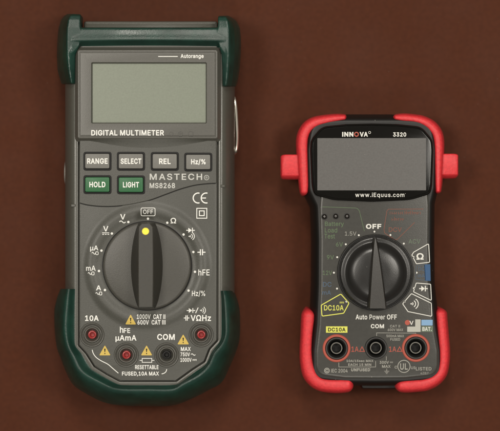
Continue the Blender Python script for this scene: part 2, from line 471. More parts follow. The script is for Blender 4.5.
    ',172,325,145,311,124,290,108,261,99,227,96,189,99,151,109,117,124,88,145,66,172,51]]],"e":[404,[[212,-8,161,-2,117,16,82,46,56,85,40,132,34,187,39,242'
    ',55,290,81,329,115,359,157,378,205,384,236,382,266,374,294,361,319,341,341,315,357,282,368,242,371,194,371,169,75,169,75,221,338,221,310,202,307,237,2'
    '98,269,283,294,263,314,237,326,205,330,173,326,146,313,125,294,109,270,99,241,96,211,96,178,100,139,110,106,128,80,151,61,179,50,212,46,254,53,285,73,'
    '306,105,365,91,353,63,335,39,311,19,283,4,249,-5]]],"f":[254,[[228,379,228,327,6,327,6,379],[81,0,81,432,84,461,96,486,113,505,135,519,161,527,187,530'
    ',222,527,243,521,227,468,215,472,195,474,171,470,154,460,145,443,142,419,142,0]]],"g":[425,[[207,-151,168,-148,134,-140,105,-127,82,-110,64,-91,51,-69'
    ',101,-41,122,-66,154,-88,178,-95,207,-97,249,-92,282,-75,304,-47,311,-6,311,68,306,68,287,41,252,16,227,8,195,5,152,10,113,27,80,53,55,90,39,136,34,19'
    '1,39,246,55,293,80,332,112,361,152,378,196,384,228,382,253,373,288,346,308,319,313,319,313,379,372,379,372,-9,367,-54,350,-90,324,-117,291,-136,251,-1'
    '47],[205,59,237,63,264,75,285,95,300,121,309,154,312,193,309,231,300,264,285,291,264,312,237,325,205,330,172,325,145,312,124,290,109,262,99,229,96,193'
    ',99,155,109,123,124,96,145,76,172,63]]],"h":[410,[[114,227,114,0,53,0,53,509,114,509,114,287,102,287,124,332,152,362,187,379,227,384,264,380,295,369,3'
    '21,349,341,321,353,285,357,240,357,0,296,0,296,235,290,275,273,304,246,323,210,329,184,326,161,317,141,303,126,283,117,257]]],"i":[167,[[53,0,53,379,1'
    '14,379,114,0],[84,443,67,446,54,455,44,468,41,483,44,499,54,512,67,521,84,524,100,521,114,512,123,499,126,483,123,468,114,455,100,446]]],"j":[167,[[53'
    ',379,114,379,114,-30,111,-63,102,-90,86,-113,65,-129,37,-139,4,-143,-10,-143,-10,-87,2,-87,25,-83,40,-72,50,-54,53,-29],[83,443,67,446,53,455,44,468,4'
    '1,483,44,499,53,512,67,521,83,524,100,521,114,512,123,499,126,483,123,468,114,455,100,446]]],"k":[381,[[110,137,110,212,121,212,284,379,360,379,184,19'
    '9,177,199],[53,0,53,509,114,509,114,0],[294,0,148,186,191,229,372,0]]],"l":[189,[[139,-2,101,3,74,20,58,47,53,84,53,509,114,509,114,99,115,77,120,62,1'
    '30,54,146,52,160,53,170,54,181,3,162,-1]]],"m":[610,[[53,0,53,379,112,379,112,295,108,295,118,323,132,346,151,363,172,376,195,384,219,386,257,380,287,'
    '361,309,331,321,295,312,295,322,321,337,343,357,361,381,375,407,383,437,386,468,383,497,372,522,354,541,328,553,296,557,255,557,0,496,0,496,254,490,28'
    '9,473,313,447,326,419,330,395,328,374,320,358,307,345,290,338,270,335,247,335,0,274,0,274,260,269,288,253,311,229,326,199,330,178,328,158,320,140,307,'
    '126,289,117,266,114,238,114,0]]],"n":[410,[[114,227,114,0,53,0,53,379,112,379,112,287,102,287,124,332,152,362,187,379,227,384,264,380,295,369,321,349,'
    '341,321,353,285,357,240,357,0,296,0,296,235,290,275,273,304,246,323,210,329,184,326,161,317,141,303,126,283,117,257]]],"o":[415,[[207,-8,159,-2,117,16'
    ',82,46,56,85,40,133,34,187,40,243,56,291,82,330,117,360,159,378,207,384,256,378,299,360,333,330,359,291,376,243,381,187,376,133,359,85,333,46,299,16,2'
    '56,-2],[207,46,242,51,270,66,292,89,307,117,316,151,319,187,316,224,307,258,292,287,270,310,242,325,207,330,173,325,145,310,124,287,108,258,99,224,96,'
    '187,99,151,108,117,124,89,145,66,173,51]]],"p":[424,[[53,-143,53,379,112,379,112,319,118,319,137,346,171,373,197,381,229,384,274,378,313,361,345,332,3'
    '70,293,385,245,390,189,385,133,370,84,346,45,313,16,274,-2,229,-8,198,-5,173,4,138,31,118,59,114,59,114,-143],[220,47,253,51,279,66,301,88,316,117,325'
    ',151,328,189,325,227,316,261,301,290,280,311,253,325,220,330,188,325,161,312,140,291,125,263,116,229,113,189,116,150,125,115,140,86,162,65,188,51]]],"'
    'q":[424,[[372,-143,311,-143,311,59,306,59,287,31,252,4,227,-5,195,-8,151,-2,111,16,79,45,55,84,39,133,34,189,39,245,55,293,79,332,112,361,151,378,196,'
    '384,228,381,253,373,287,346,307,319,313,319,313,379,372,379],[205,47,236,51,263,65,284,86,299,115,309,150,312,189,309,229,300,263,284,291,263,312,237,'
    '325,205,330,172,325,145,311,124,290,108,261,99,227,96,189,99,151,109,117,124,88,145,66,172,51]]],"r":[259,[[53,0,53,379,112,379,112,321,115,321,130,34'
    '7,152,367,181,380,213,385,229,384,243,384,243,322,230,324,207,326,182,323,159,315,140,301,126,284,117,262,114,237,114,0]]],"s":[365,[[182,-8,145,-5,11'
    '2,3,84,18,62,38,45,63,36,94,94,107,105,79,124,60,150,49,181,45,217,50,244,62,262,81,268,103,265,121,254,136,237,147,212,155,149,170,104,186,72,208,53,'
    '237,47,274,51,305,65,332,87,354,115,370,149,381,187,384,223,381,254,372,279,358,299,339,314,316,324,290,268,277,258,298,243,316,219,328,187,333,156,32'
    '9,131,317,114,299,109,277,112,258,124,243,144,232,172,223,229,209,275,194,306,171,325,142,331,107,326,75,312,47,290,24,260,6,223,-5]]],"t":[227,[[204,'
    '379,204,327,6,327,6,379],[65,471,126,471,126,98,128,76,136,61,150,53,170,50,185,51,202,54,213,2,192,-3,168,-4,125,2,92,21,72,52,65,93]]],"u":[410,[[18'
    '2,-5,146,-1,115,11,89,31,69,59,57,95,53,139,53,379,114,379,114,144,119,105,137,75,164,56,200,50,226,53,249,62,268,77,283,97,293,122,296,153,296,379,35'
    '7,379,357,0,298,0,298,92,307,92,286,47,257,17,222,0]]],"v":[389,[[163,0,17,379,84,379,165,155,187,87,206,21,184,21,203,87,224,155,305,379,371,379,226,'
    '0]]],"w":[567,[[138,0,23,379,87,379,133,214,154,137,175,41,165,41,186,135,206,214,252,379,316,379,362,214,382,136,402,41,391,41,413,135,434,214,480,37'
    '9,545,379,429,0,368,0,319,172,305,225,291,280,277,338,291,338,277,280,263,225,248,172,199,0]]],"x":[379,[[21,0,171,218,171,171,29,379,100,379,147,306,'
    '179,253,207,206,175,206,202,253,233,306,282,379,352,379,209,169,209,214,358,0,287,0,231,85,200,136,173,182,205,182,178,136,148,85,91,0]]],"y":[389,[[4'
    '7,-139,61,-86,71,-87,104,-89,118,-84,130,-74,141,-58,151,-36,163,-1,17,379,84,379,165,155,187,87,206,21,184,21,202,87,224,155,305,379,371,379,204,-58,'
    '177,-107,159,-124,139,-136,117,-143,91,-145,65,-143]]],"z":[380,[[42,0,42,46,254,320,254,323,48,323,48,379,333,379,333,331,126,60,126,56,339,56,339,0]'
    ']],"©":[637,[[173,254,178,293,193,328,216,358,247,382,282,397,321,402,355,398,386,386,414,368,436,345,452,317,460,286,400,286,391,309,372,328,348,340,'
    '321,344,297,341,276,332,257,318,243,299,234,278,231,254,234,230,243,209,257,191,276,177,297,168,321,165,347,169,370,181,386,199,395,223,455,223,447,19'
    '1,432,163,411,140,385,122,355,110,321,107,282,112,247,126,216,150,193,180,178,215],[318,-8,266,-3,216,12,172,37,133,69,101,108,76,153,61,202,56,254,61'
    ',307,76,356,101,401,133,440,172,472,216,496,266,511,318,517,371,511,420,496,465,472,504,440,536,401,560,356,575,307,580,254,575,202,560,153,536,108,50'
    '4,69,465,37,420,12,371,-3],[318,51,359,55,397,67,432,86,462,111,487,141,506,176,517,214,521,254,517,295,506,333,487,368,462,398,432,423,397,442,359,45'
    '4,318,457,278,454,240,442,205,423,175,398,150,368,131,333,119,295,115,254,119,214,131,176,150,141,175,111,205,86,240,67,278,55]]],"µ":[407,[[53,-143,5'
    '3,379,114,379,114,150,117,118,126,92,141,72,160,59,182,51,206,48,231,51,252,59,271,73,285,92,293,118,296,150,296,379,357,379,357,86,359,70,365,60,377,'
    '54,394,53,404,53,404,0,392,0,351,5,321,22,304,49,298,86,298,120,312,120,309,86,301,58,289,36,274,20,240,0,206,-5,172,0,138,20,123,36,111,58,103,86,100'
    ',120,114,120,114,-143]]],"Ω":[536,[[42,0,42,57,166,57,166,81,128,97,97,121,73,152,55,189,44,232,40,278,44,328,57,374,77,414,104,449,137,477,176,498,22'
    '0,511,268,516,316,511,360,498,398,477,432,449,459,414,479,374,491,328,495,278,492,232,481,189,463,152,439,121,408,97,370,81,370,57,494,57,494,0,311,0,'
    '311,102,361,125,399,163,423,214,431,277,425,329,410,373,386,408,354,434,314,450,268,455,222,450,182,434,150,408,125,373,110,329,105,277,113,214,136,16'
    '3,174,125,225,102,225,0]]]}')

_font_cache = {}


def glyphs(s, bold, space=1.0):
    """flat letters as triangles; contours that overlap are fused"""
    key = (s, bold, space)
    if key in _font_cache:
        return _font_cache[key]
    loops = []
    pen = 0.0
    for ch in s:
        if ch == ' ':
            pen += 0.21 * space
            continue
        adv, cs = GLYPHS[ch]
        for fl in cs:
            p = [(fl[i] / 1000 + pen, fl[i + 1] / 1000) for i in range(0, len(fl), 2)]
            q = []
            for i in range(len(p)):
                a, b, c = Vector(p[i - 1]), Vector(p[i]), Vector(p[(i + 1) % len(p)])
                d1, d2 = (b - a).normalized(), (c - b).normalized()
                n1, n2 = Vector((-d1.y, d1.x)), Vector((-d2.y, d2.x))
                n = n1 + n2
                n = n.normalized() if n.length > 1e-5 else n1
                k = 1 / max(0.6, n.dot(n1))
                q.append(b + n * bold * k)
            loops.append(q)
        pen += (adv / 1000 + bold * 1.6) * space + (space - 1) * 0.05
    vs, es = [], []
    for lp in loops:
        o = len(vs)
        vs += lp
        es += [(o + i, o + (i + 1) % len(lp)) for i in range(len(lp))]
    r = delaunay_2d_cdt(vs, es, [], 0, 1e-6)
    ov, of = r[0], r[2]

    def inside(x, y):
        wn = 0
        for lp in loops:
            for i in range(len(lp)):
                a, b = lp[i - 1], lp[i]
                if (a.y <= y) != (b.y <= y):
                    t = (y - a.y) / (b.y - a.y)
                    if a.x + t * (b.x - a.x) > x:
                        wn += 1 if b.y > a.y else -1
        return wn != 0
    fs = []
    for f in of:
        c = sum((ov[i] for i in f), Vector((0, 0))) / len(f)
        if inside(c.x, c.y):
            fs.append(tuple(f))
    used = sorted({i for f in fs for i in f})
    mp = {u: i for i, u in enumerate(used)}
    out = ([(ov[i].x, ov[i].y) for i in used], [tuple(mp[i] for i in f) for f in fs])
    _font_cache[key] = out
    return out


class Ink:
    def __init__(self, fr, z):
        self.fr = fr
        self.curved = callable(z)
        self.z = z if callable(z) else (lambda x, y: z)
        self.v, self.f = [], []

    def add(self, pts, fs):
        b = len(self.v)
        self.v += list(pts)
        self.f += [tuple(i + b for i in f) for f in fs]

    def text(self, s, cx, cy, w, h, bold=0.022, space=1.0, rot=0):
        """letters fitted to the box w x h round (cx, cy)"""
        vs, fs = glyphs(s, bold * 0.75, space)
        if not vs:
            return
        x0, x1 = min(p[0] for p in vs), max(p[0] for p in vs)
        y0, y1 = min(p[1] for p in vs), max(p[1] for p in vs)
        sy = h / (y1 - y0)
        sx = w / (x1 - x0) if w else sy
        c, sn = math.cos(rot), math.sin(rot)
        out = []
        for x, y in vs:
            a, b = (x - (x0 + x1) / 2) * sx, -(y - (y0 + y1) / 2) * sy
            out.append((cx + a * c - b * sn, cy + a * sn + b * c))
        self.add(out, fs)

    def stroke(self, pts, w, closed=False):
        L = len(pts)
        le, ri = [], []
        for i in range(L):
            p = Vector(pts[i])
            a = Vector(pts[i - 1]) if (i > 0 or closed) else None
            b = Vector(pts[(i + 1) % L]) if (i < L - 1 or closed) else None
            d1 = (p - a).normalized() if a is not None else (b - p).normalized()
            d2 = (b - p).normalized() if b is not None else d1
            n1 = Vector((-d1.y, d1.x))
            n2 = Vector((-d2.y, d2.x))
            n = (n1 + n2)
            n = n.normalized() if n.length > 1e-4 else n1
            k = w / 2 / max(0.45, n.dot(n1))
            le.append(tuple(p + n * k))
            ri.append(tuple(p - n * k))
        fs = []
        for i in range(L if closed else L - 1):
            j = (i + 1) % L
            fs.append((i, j, L + j, L + i))
        self.add(le + ri, fs)

    def poly(self, pts):
        self.add(pts, [tuple(range(len(pts)))])

    def disc(self, cx, cy, r, n=20):
        self.poly(circle(cx, cy, r, n))

    def ring(self, cx, cy, r, w, n=32):
        self.stroke(circle(cx, cy, r, n), w, True)

    def rect(self, x0, y0, x1, y1):
        self.poly([(x0, y0), (x1, y0), (x1, y1), (x0, y1)])

    def wave(self, cx, cy, w, h, t):
        self.stroke([(cx + w * (k / 8 - 0.5), cy - h * math.sin(k / 8 * 2 * math.pi)) for k in range(9)], t)

    def dc(self, cx, cy, w, t):
        self.stroke([(cx - w / 2, cy - t), (cx + w / 2, cy - t)], t)
        for k in (-1, 0, 1):
            self.stroke([(cx + k * w * 0.36 - w * 0.12, cy + t), (cx + k * w * 0.36 + w * 0.12, cy + t)], t)

    def diode(self, cx, cy, w, h, t):
        self.poly([(cx - w * .25, cy - h / 2), (cx + w * .15, cy), (cx - w * .25, cy + h / 2)])
        self.stroke([(cx + w * .22, cy - h / 2), (cx + w * .22, cy + h / 2)], t)
        self.stroke([(cx - w / 2, cy), (cx - w * .25, cy)], t)
        self.stroke([(cx + w * .22 + t / 2, cy), (cx + w / 2, cy)], t)

    def sound(self, cx, cy, r, t, n=3):
        self.disc(cx - r * .75, cy, t * 0.9, 10)
        for k in range(n):
            q = r * (0.45 + 0.5 * k) - r * 0.1
            self.stroke([(cx - r * .75 + q * 1.15 * math.cos(a), cy + q * math.sin(a) * 1.0) for a in
                         [(-0.9 + 1.8 * i / 6) for i in range(7)]], t)

    def capacitor(self, cx, cy, w, h, t):
        g = w * 0.13
        self.stroke([(cx - g, cy - h / 2), (cx - g, cy + h / 2)], t)
        self.stroke([(cx + g, cy - h / 2), (cx + g, cy + h / 2)], t)
        self.stroke([(cx - w / 2, cy), (cx - g - t / 2, cy)], t)
        self.stroke([(cx + g + t / 2, cy), (cx + w / 2, cy)], t)

    def acdc(self, cx, cy, w, t):
        """small wave and bar pair under a range name"""
        self.wave(cx - w * .22, cy, w * .55, 1.0, t)
        self.stroke(rrect(cx + w * .12, cy - 1.5, cx + w * .5, cy + 1.5, .8, 3), t, True)

    def build(self, name, m, parent):
        fr = self.fr
        if self.curved:           # follow the swell of the surface
            bm = bmesh.new()
            bv = [bm.verts.new((x, y, 0)) for x, y in self.v]
            for f in self.f:
                bm.faces.new([bv[i] for i in f])
            for _ in range(3):
                es = [e for e in bm.edges if e.calc_length() > 1.3 and any(ring_h(v.co.x, v.co.y) > 0 for v in e.verts)]
                if not es:
                    break
                bmesh.ops.subdivide_edges(bm, edges=es, cuts=1)
            bmesh.ops.triangulate(bm, faces=[f for f in bm.faces if len(f.verts) > 4])
            bm.verts.index_update()
            self.v = [(v.co.x, v.co.y) for v in bm.verts]
            self.f = [tuple(v.index for v in f.verts) for f in bm.faces]
            bm.free()
        vs = [fr(x, y, self.z(x, y)) for x, y in self.v]
        return link_flat(name, vs, self.f, m, parent)


def empty(name, loc, label, cat):
    o = bpy.data.objects.new(name, None)
    COL.objects.link(o)
    o.location = loc
    o.empty_display_size = 0.01
    o['label'] = label
    o['category'] = cat
    return o


# ------------------------------------------------------------------ the table
tb = Mesh()
tb.grid([[(-1.6, -1.6, 0), (1.6, -1.6, 0)], [(-1.6, 1.6, 0), (1.6, 1.6, 0)]])
table = link('table_top', tb.v, tb.f, M['table'])
table['kind'] = 'structure'

# =================================================================== LEFT METER
ZF = 76
A = Frame(148, 210, ZF)
meter = empty('multimeter', A.root(), 'large grey digital multimeter with dark green rubber ends and a pale green screen', 'multimeter')

# outline of the grey front where the green rubber meets it
C_pts = [(75, 40, 6), (75, 347, 5), (83, 355.5, 8), (91.5, 369, 7), (105, 377.5, 8), (119, 385, 8), (177, 385, 8), (195, 372, 8),
         (207.5, 364, 6), (212.5, 351, 6), (221, 342, 6), (221.5, 40, 6)]
C = round_poly(C_pts, 6, 6)

b = Mesh()
loft(b, C, [(9, 3), (12, 8), (13, 20), (13, 46), (12.2, 54), (10.4, 62), (7.6, 68), (4.6, 72.2), (2.0, 74.6), (0.4, 75.4),
            (-2.2, 75.4), (-2.9, 75.0), (-3.2, 71)], cap_top=True, cap_bot=True)
loft(b, rrect(83, 20, 217.5, 60, 3), [(-2, 8), (0, 12), (0, 66), (-.7, 68), (-2.5, 69)], cap_top=True, cap_bot=True)
# little step where the side rail is jogged beside the key field
for sx, sy in ((73.2, 205.5), (222.8, 186)):
    loft(b, rrect(sx - 2.2, sy - 1.4, sx + 2.2, sy + 1.4, 1), [(0, 70), (0, 75.9), (-.5, 76.3)], cap_top=True)
b.build('body', M['grey_body'], meter, A)

# front panel with round wells for the sockets
JACKS = [(92, 334.8), (126.3, 355), (166.6, 355), (201.2, 334.8)]
DC = (147.2, 265.8)


def ring_h(x, y):
    r = math.hypot(x - DC[0], y - DC[1])
    if 45.5 < r < 66:
        t = (r - 45.5) / 20.5
        return 2.4 * math.sin(math.pi * t) ** 2
    return 0.0


f = Mesh()
FP = offset(C, -4.4)
FPt = offset(C, -5.4)
loft(f, FP, [(0, 70), (0, ZF - 0.6), (-0.35, ZF - 0.15)], cap_top=False)
edge = offset(FP, -0.35)
f.grid([[(x, y, ZF - 0.15) for x, y in edge], [(x, y, ZF) for x, y in FPt]], close_u=True)
holed_top(f, FPt, [circle(x, y, 10.2, 40) for x, y in JACKS], ZF, 6)
# raised swell round the dial
rows = []
for k in range(25):
    r = 45.5 + 20.5 * k / 24
    rows.append([(x, y, ZF + 0.05 + ring_h(x, y) * 1.0) for x, y in circle(DC[0], DC[1], r, 120)])
f.grid(rows, close_u=True)
f.build('front_panel', M['grey'], meter, A)

# seam that parts the key field from the dial field
seam = catmull([(79, 203), (88, 205.2), (102, 206.6), (118, 206.2), (134, 204), (150, 200.3), (166, 194.5), (180, 189.4), (194, 185.6), (206, 184), (217, 183.4)], 8)
kf = Mesh()
top_edge = [(216.7, 139), (79.5, 139)]
kp = [tuple(p) for p in seam] + top_edge
loft(kf, kp, [(-.35, ZF - .5), (-.35, ZF + .9), (-.8, ZF + 1.3)], cap_top=True)
kf.build('key_panel', M['grey'], meter, A)
ZK = ZF + 1.3
sm = Mesh()
L_ = offset(kp, 0.35)
rows = [[(x, y, ZF + 0.12) for x, y in offset(kp, 0.45)], [(x, y, ZF + 0.14) for x, y in offset(kp, -0.5)]]
n_s = len(seam)
sm.grid([r[1:n_s - 1] for r in rows])
sm.build('panel_seam', M['well'], meter, A)

# ---- display bezel
zb = ZF + 5.0
bz = Mesh()


def bz_row(d):
    return rrect(78.2 - d, 50.4 - d, 217.6 + d, 138.6 + d, max(.4, 2.0 + d), 4)


bz.grid([[(x, y, z) for x, y in bz_row(d)] for d, z in
         [(3.4, ZF - 0.2), (2.2, ZF + 1.4), (0.6, ZF + 3.6), (0, zb - .3), (-.5, zb), (-1.7, zb), (-2.0, zb - .6), (-2.5, zb - .6), (-2.8, zb + .1), (-3.4, zb + .2)]], close_u=True)
W_out = bz_row(-3.4)
LCD = rrect(91.6, 62.6, 207, 123.8, 1.6)
holed_top(bz, W_out, [LCD], zb + .2, 0.01)
loft(bz, LCD, [(0, zb + .2), (-1.0, zb - 1.6), (-1.2, zb - 3.6)], cap_top=False)
bezel = bz.build('display_bezel', M['grey_bezel'], meter, A)
sc = Mesh()
loft(sc, LCD, [(-1.0, zb - 3.0), (-1.1, zb - 2.9)], cap_top=True)
sc.build('screen', M['lcd'], bezel, A)
ink = Ink(A, zb + .32)
ink.text('DIGITAL MULTIMETER', 128, 133, 72.5, 5.6, 0.03)
ink.text('Autorange', 192.3, 57.0, 23, 5.0, 0.026)
ink.stroke([(158.5, 56.9), (178, 56.9)], 0.75)
ink.build('lettering', M['white'], bezel)
ink = Ink(A, zb + .32)
ink.ring(180.7, 134, 2.2, .6)
ink.ring(191, 134, 2.4, .6)
ink.disc(180.7, 134, 1.2)
ink.ring(171.5, 134, 1.8, .6)
ink.build('faint_marks', M['dial'], bezel)

# dark scooped strip under the bezel
shd = Mesh()
lower = catmull([(82, 139.6), (98, 142.2), (122, 146.2), (148, 147.8), (176, 146.0), (200, 142.2), (214, 139.6)], 6)
upper = [(x, 137.5, ZF + 0.4) for x, y in lower]
rows = [[(x, y, ZK + .12) for x, y in lower], [(x, y * .8 + 138.4 * .2, ZK + .5) for x, y in lower], [(x, y * .45 + 138.4 * .55, ZK + 1.6) for x, y in lower],
        [(x, 138.3, zb - .5) for x, y in lower]]
shd.grid(rows)
shd.build('scoop', M['grey'], meter, A)

# ---- keys
KEYS = [('RANGE', 97.6, 161.2, 0, 20.4), ('SELECT', 131.1, 161.3, 0, 20.6), ('REL', 164.9, 161.4, 0, 11.5), ('Hz/%', 198.3, 162.1, 0, 14.5),
        ('HOLD', 97.6, 184.6, 1, 16), ('LIGHT', 131.1, 184.8, 1, 16)]
for s, kx, ky, g, tw in KEYS:
    kb = Mesh()
    out = rrect(kx - 12.2, ky - 7.4, kx + 12.2, ky + 7.4, 1.6)
    loft(kb, out, [(0, ZK - .2), (0, ZK + 2.4), (-.35, ZK + 3.0), (-1.0, ZK + 3.25)], cap_top=True)
    key = kb.build('button', M['key_green' if g else 'key_grey'], meter, A)
    wb = Mesh()
    loft(wb, rrect(kx - 14, ky - 9.4, kx + 14, ky + 9.4, 2.8), [(0, ZK - .1), (0, ZK + .55), (-.5, ZK + .8), (-1.5, ZK + .8), (-1.8, ZK + .15)], cap_top=True)
    wb.build('surround', M['well'], key, A)
    ki = Ink(A, ZK + 3.4)
    ki.text(s, kx + .2, ky, tw, 5.6 if s != 'Hz/%' else 6.0, 0.035)
    ki.build('lettering', M['white'], key)

# ---- rotary dial
dl = Mesh()
zd = ZF + 5
cx, cy = DC
lathe(dl, cx, cy, [(44.0, ZF - 3), (44.0, zd - 2.0), (43.6, zd - .8), (42.6, zd - .1), (41, zd + .25), (30, zd + 1.2), (18, zd + 1.8), (.001, zd + 2.0)], 120)
dial = dl.build('rotary_dial', M['dial'], meter, A)
gw = Mesh()
rows_top, rows_bot, rows_mid = [], [], []
NY = 28
left_t, right_t, left_b, right_b = [], [], [], []
for k in range(NY + 1):
    t = k / NY
    y = 222.9 + (308.2 - 222.9) * t
    bul = math.sin(math.pi * min(1, max(0, t))) ** 0.75
    half_b = 8.0 + 8.4 * bul
    ex = min(1, t / 0.04) ** 0.5 if t < .04 else 1
    half_t = (6.9 + .5 * bul) * (0.62 + 0.38 * ex)
    zt = zd + 24
    yt = y if t > 0 else y + .6
    yt = 222.9 + .8 + (305.4 - 223.7) * t
    left_b.append((cx - half_b, y, zd + .6))
    left_t.append((cx + .3 - half_t, yt, zt))
    right_t.append((cx + .3 + half_t, yt, zt))
    right_b.append((cx + half_b, y, zd + .6))


def mixp(p, q, t, dz=0):
    return tuple(p[i] * (1 - t) + q[i] * t for i in range(2)) + (p[2] * (1 - t) + q[2] * t + dz,)


cols = []
for k in range(NY + 1):
    lb, lt, rt, rb = left_b[k], left_t[k], right_t[k], right_b[k]
    low = (lb[0], lb[1], zd - 2.5)
    lowr = (rb[0], rb[1], zd - 2.5)
    c = [low, lb, mixp(lb, lt, .35, -1.5), mixp(lb, lt, .7, -1.2), (lt[0] - .25, lt[1], lt[2] - .7), (lt[0] + .5, lt[1], lt[2]),
         (rt[0] - .5, rt[1], rt[2]), (rt[0] + .25, rt[1], rt[2] - .7), mixp(rb, rt, .7, -1.2), mixp(rb, rt, .35, -1.5), rb, lowr]
    cols.append(c)
gw.grid(cols, cap0=True, cap1=True)
gw.build('grip', M['grip'], dial, A, sharp=28)
ki = Ink(A, zd + 24.15)
ki.disc(147.3, 231, 3.4, 28)
ki.build('pointer_dot', M['yellow'], dial)
gp = Mesh()
lathe(gp, cx, cy, [(43.9, ZF + .25), (45.0, ZF + .25)], 120)
gp.build('dial_gap', M['well'], meter, A)

# ---- sockets
for i, (jx, jy) in enumerate(JACKS):
    jb = Mesh()
    lathe(jb, jx, jy, [(12.4, ZF - .2), (12.2, ZF + .8), (11.7, ZF + 1.3), (11.1, ZF + 1.2), (10.5, ZF + .2), (10.0, ZF - 1.2), (9.2, ZF - 1.7), (8.5, ZF - 1.5),
                       (8.0, ZF - .1), (7.5, ZF + .5), (6.7, ZF + .5), (6.0, ZF - .6), (5.4, ZF - 2.2), (4.9, ZF - 4.5), (.001, ZF - 4.5)], 56)
    jack = jb.build('input_jack', M['grey_bezel'], meter, A)
    jack['label'] = 'socket with a black centre' if i == 2 else 'socket with a red centre'
    rb_ = Mesh()
    lathe(rb_, jx, jy, [(4.4, ZF - 4.6), (4.3, ZF - 1.9), (3.9, ZF - 1.2), (3.4, ZF - 1.0), (2.7, ZF - 1.0), (2.2, ZF - 1.5), (1.9, ZF - 4.2), (.001, ZF - 4.3)], 40)
    rb_.build('socket_insert', M['well' if i == 2 else 'jack_red'], jack, A)


# ---- printing on the front panel
def face_z(x, y):
    return ZF + 0.24 + ring_h(x, y)


ink = Ink(A, face_z)
dots = [(128.4, 222), (111.9, 233.5), (101.5, 250.6), (99, 271), (105, 290), (167.3, 222.7), (183.6, 234.5), (193.4, 252), (195, 271.8), (188.6, 290.6), (148, 218.7)]
for x, y in dots:
    ink.disc(x, y, 1.2, 14)
ink.text('V', 123, 216.8, 5.2, 5.4, 0.02)
ink.wave(122.6, 221.9, 6, 1.0, .9)
ink.text('V', 106, 228.7, 5.2, 5.4, 0.02)
ink.dc(105.9, 233.6, 7, .75)
ink.text('µA', 94.4, 248.6, 8.2, 6.2, 0.015)
ink.acdc(95.2, 253.2, 6.2, .6)
ink.text('mA', 91, 268.2, 9.6, 5.2, 0.015)
ink.acdc(91.2, 273.4, 6.2, .6)
ink.text('A', 98.8, 287.8, 5, 5, 0.02)
ink.acdc(98.9, 293.4, 6.2, .6)
ink.text('Ω', 173.4, 220.6, 5.6, 5.6, 0.02)
ink.diode(190.6, 230.3, 8.6, 5, .8)
ink.sound(191.8, 236.3, 3.4, .7)
ink.capacitor(201.5, 252.2, 8, 6, 1)
ink.text('hFE', 204, 272.4, 11.2, 6.0, 0.015)
ink.text('Hz/%', 198.6, 293.6, 13.2, 6.2, 0.015)
# OFF in its box
ink.text('OFF', 148.2, 211.8, 10, 4.4, 0.015)
ink.stroke(rrect(141.2, 208, 155.2, 215.8, 1.4), .65, True)
# socket printing
ink.text('10A', 91.9, 318.2, 13.6, 5.6, 0.03)
ink.text('h', 121.6, 329.8, 3.4, 6.2, 0.02)
ink.text('FE', 127, 330.6, 6.4, 4.8, 0.02)
ink.text('µAmA', 126, 338.6, 21, 7.0, 0.025)
ink.text('COM', 166, 337, 17.6, 6.0, 0.03)
ink.text('1000V  CAT II', 151.2, 316.6, 28.5, 4.7, 0.03)
ink.text('600V  CAT III', 151.6, 322.2, 28, 4.7, 0.03)
ink.diode(191, 310.5, 8.5, 4.8, .8)
ink.stroke([(195.6, 313.2), (198.2, 307.6)], .8)
ink.sound(203, 310.4, 3.2, .65)
ink.capacitor(186.6, 318, 5.6, 5.4, .8)
ink.text('VΩHz', 200.8, 318, 20.4, 6.0, 0.025)
ink.text('MAX', 185.8, 349, 10, 4.0, 0.03)
ink.text('750V', 185.2, 354.4, 9.4, 4.0, 0.025)
ink.wave(193.2, 354.6, 4.4, .8, .65)
ink.text('1000V', 186.0, 359.9, 11.2, 4.0, 0.025)
ink.dc(194.6, 360, 4.2, .5)
ink.stroke([(142.2, 358.4), (151.8, 358.4), (151.8, 362.4), (142.2, 362.4)], .6, True)
ink.stroke([(139.6, 360.4), (141.9, 360.4)], .6)
ink.stroke([(152.1, 360.4), (154.4, 360.4)], .6)
ink.text('RESETTABLE', 146.8, 367.2, 23.4, 4.2, 0.03)
ink.text('FUSED,10A MAX', 140.5, 374, 37, 4.8, 0.03)
ink.stroke([tuple(p) for p in catmull([(92.2, 349.8), (93.4, 353.6), (96.4, 357.6), (101.5, 361), (107.8, 364.2), (113, 368.6), (118.4, 373.2)], 4)], .75)
ink.stroke([tuple(p) for p in catmull([(161.6, 374), (164.2, 373.2), (166, 371.6), (166.8, 369.2)], 4)], .75)
ink.build('printed_lettering', M['white'], meter)
ink = Ink(A, ZK + .16)
ink.text('MASTECH', 176, 176.8, 52.4, 6.4, 0.022, 1.15)
ink.text('MS8268', 162.4, 185.6, 25.4, 5.4, 0.03)
ink.ring(206.6, 177.6, 2.3, .5)
ink.text('R', 206.6, 177.6, 1.8, 2.2, 0.0)
ink.build('brand_lettering', M['brand_white'], meter)
ink = Ink(A, ZF + .2)
for ccx in (198.2, 206.2):
    ink.stroke([(ccx + 5 * math.cos(a), 198 + 5 * math.sin(a)) for a in [math.radians(75 + 210 * i / 16) for i in range(17)]], 1.15)
ink.stroke([(201.9, 198), (206, 198)], 1.0)
ink.stroke([(196.8, 208.3), (206.8, 208.3), (206.8, 218.2), (196.8, 218.2)], .8, True)
ink.stroke([(199.4, 210.9), (204.2, 210.9), (204.2, 215.6), (199.4, 215.6)], .9, True)
ink.build('approval_marks', M['white'], meter)
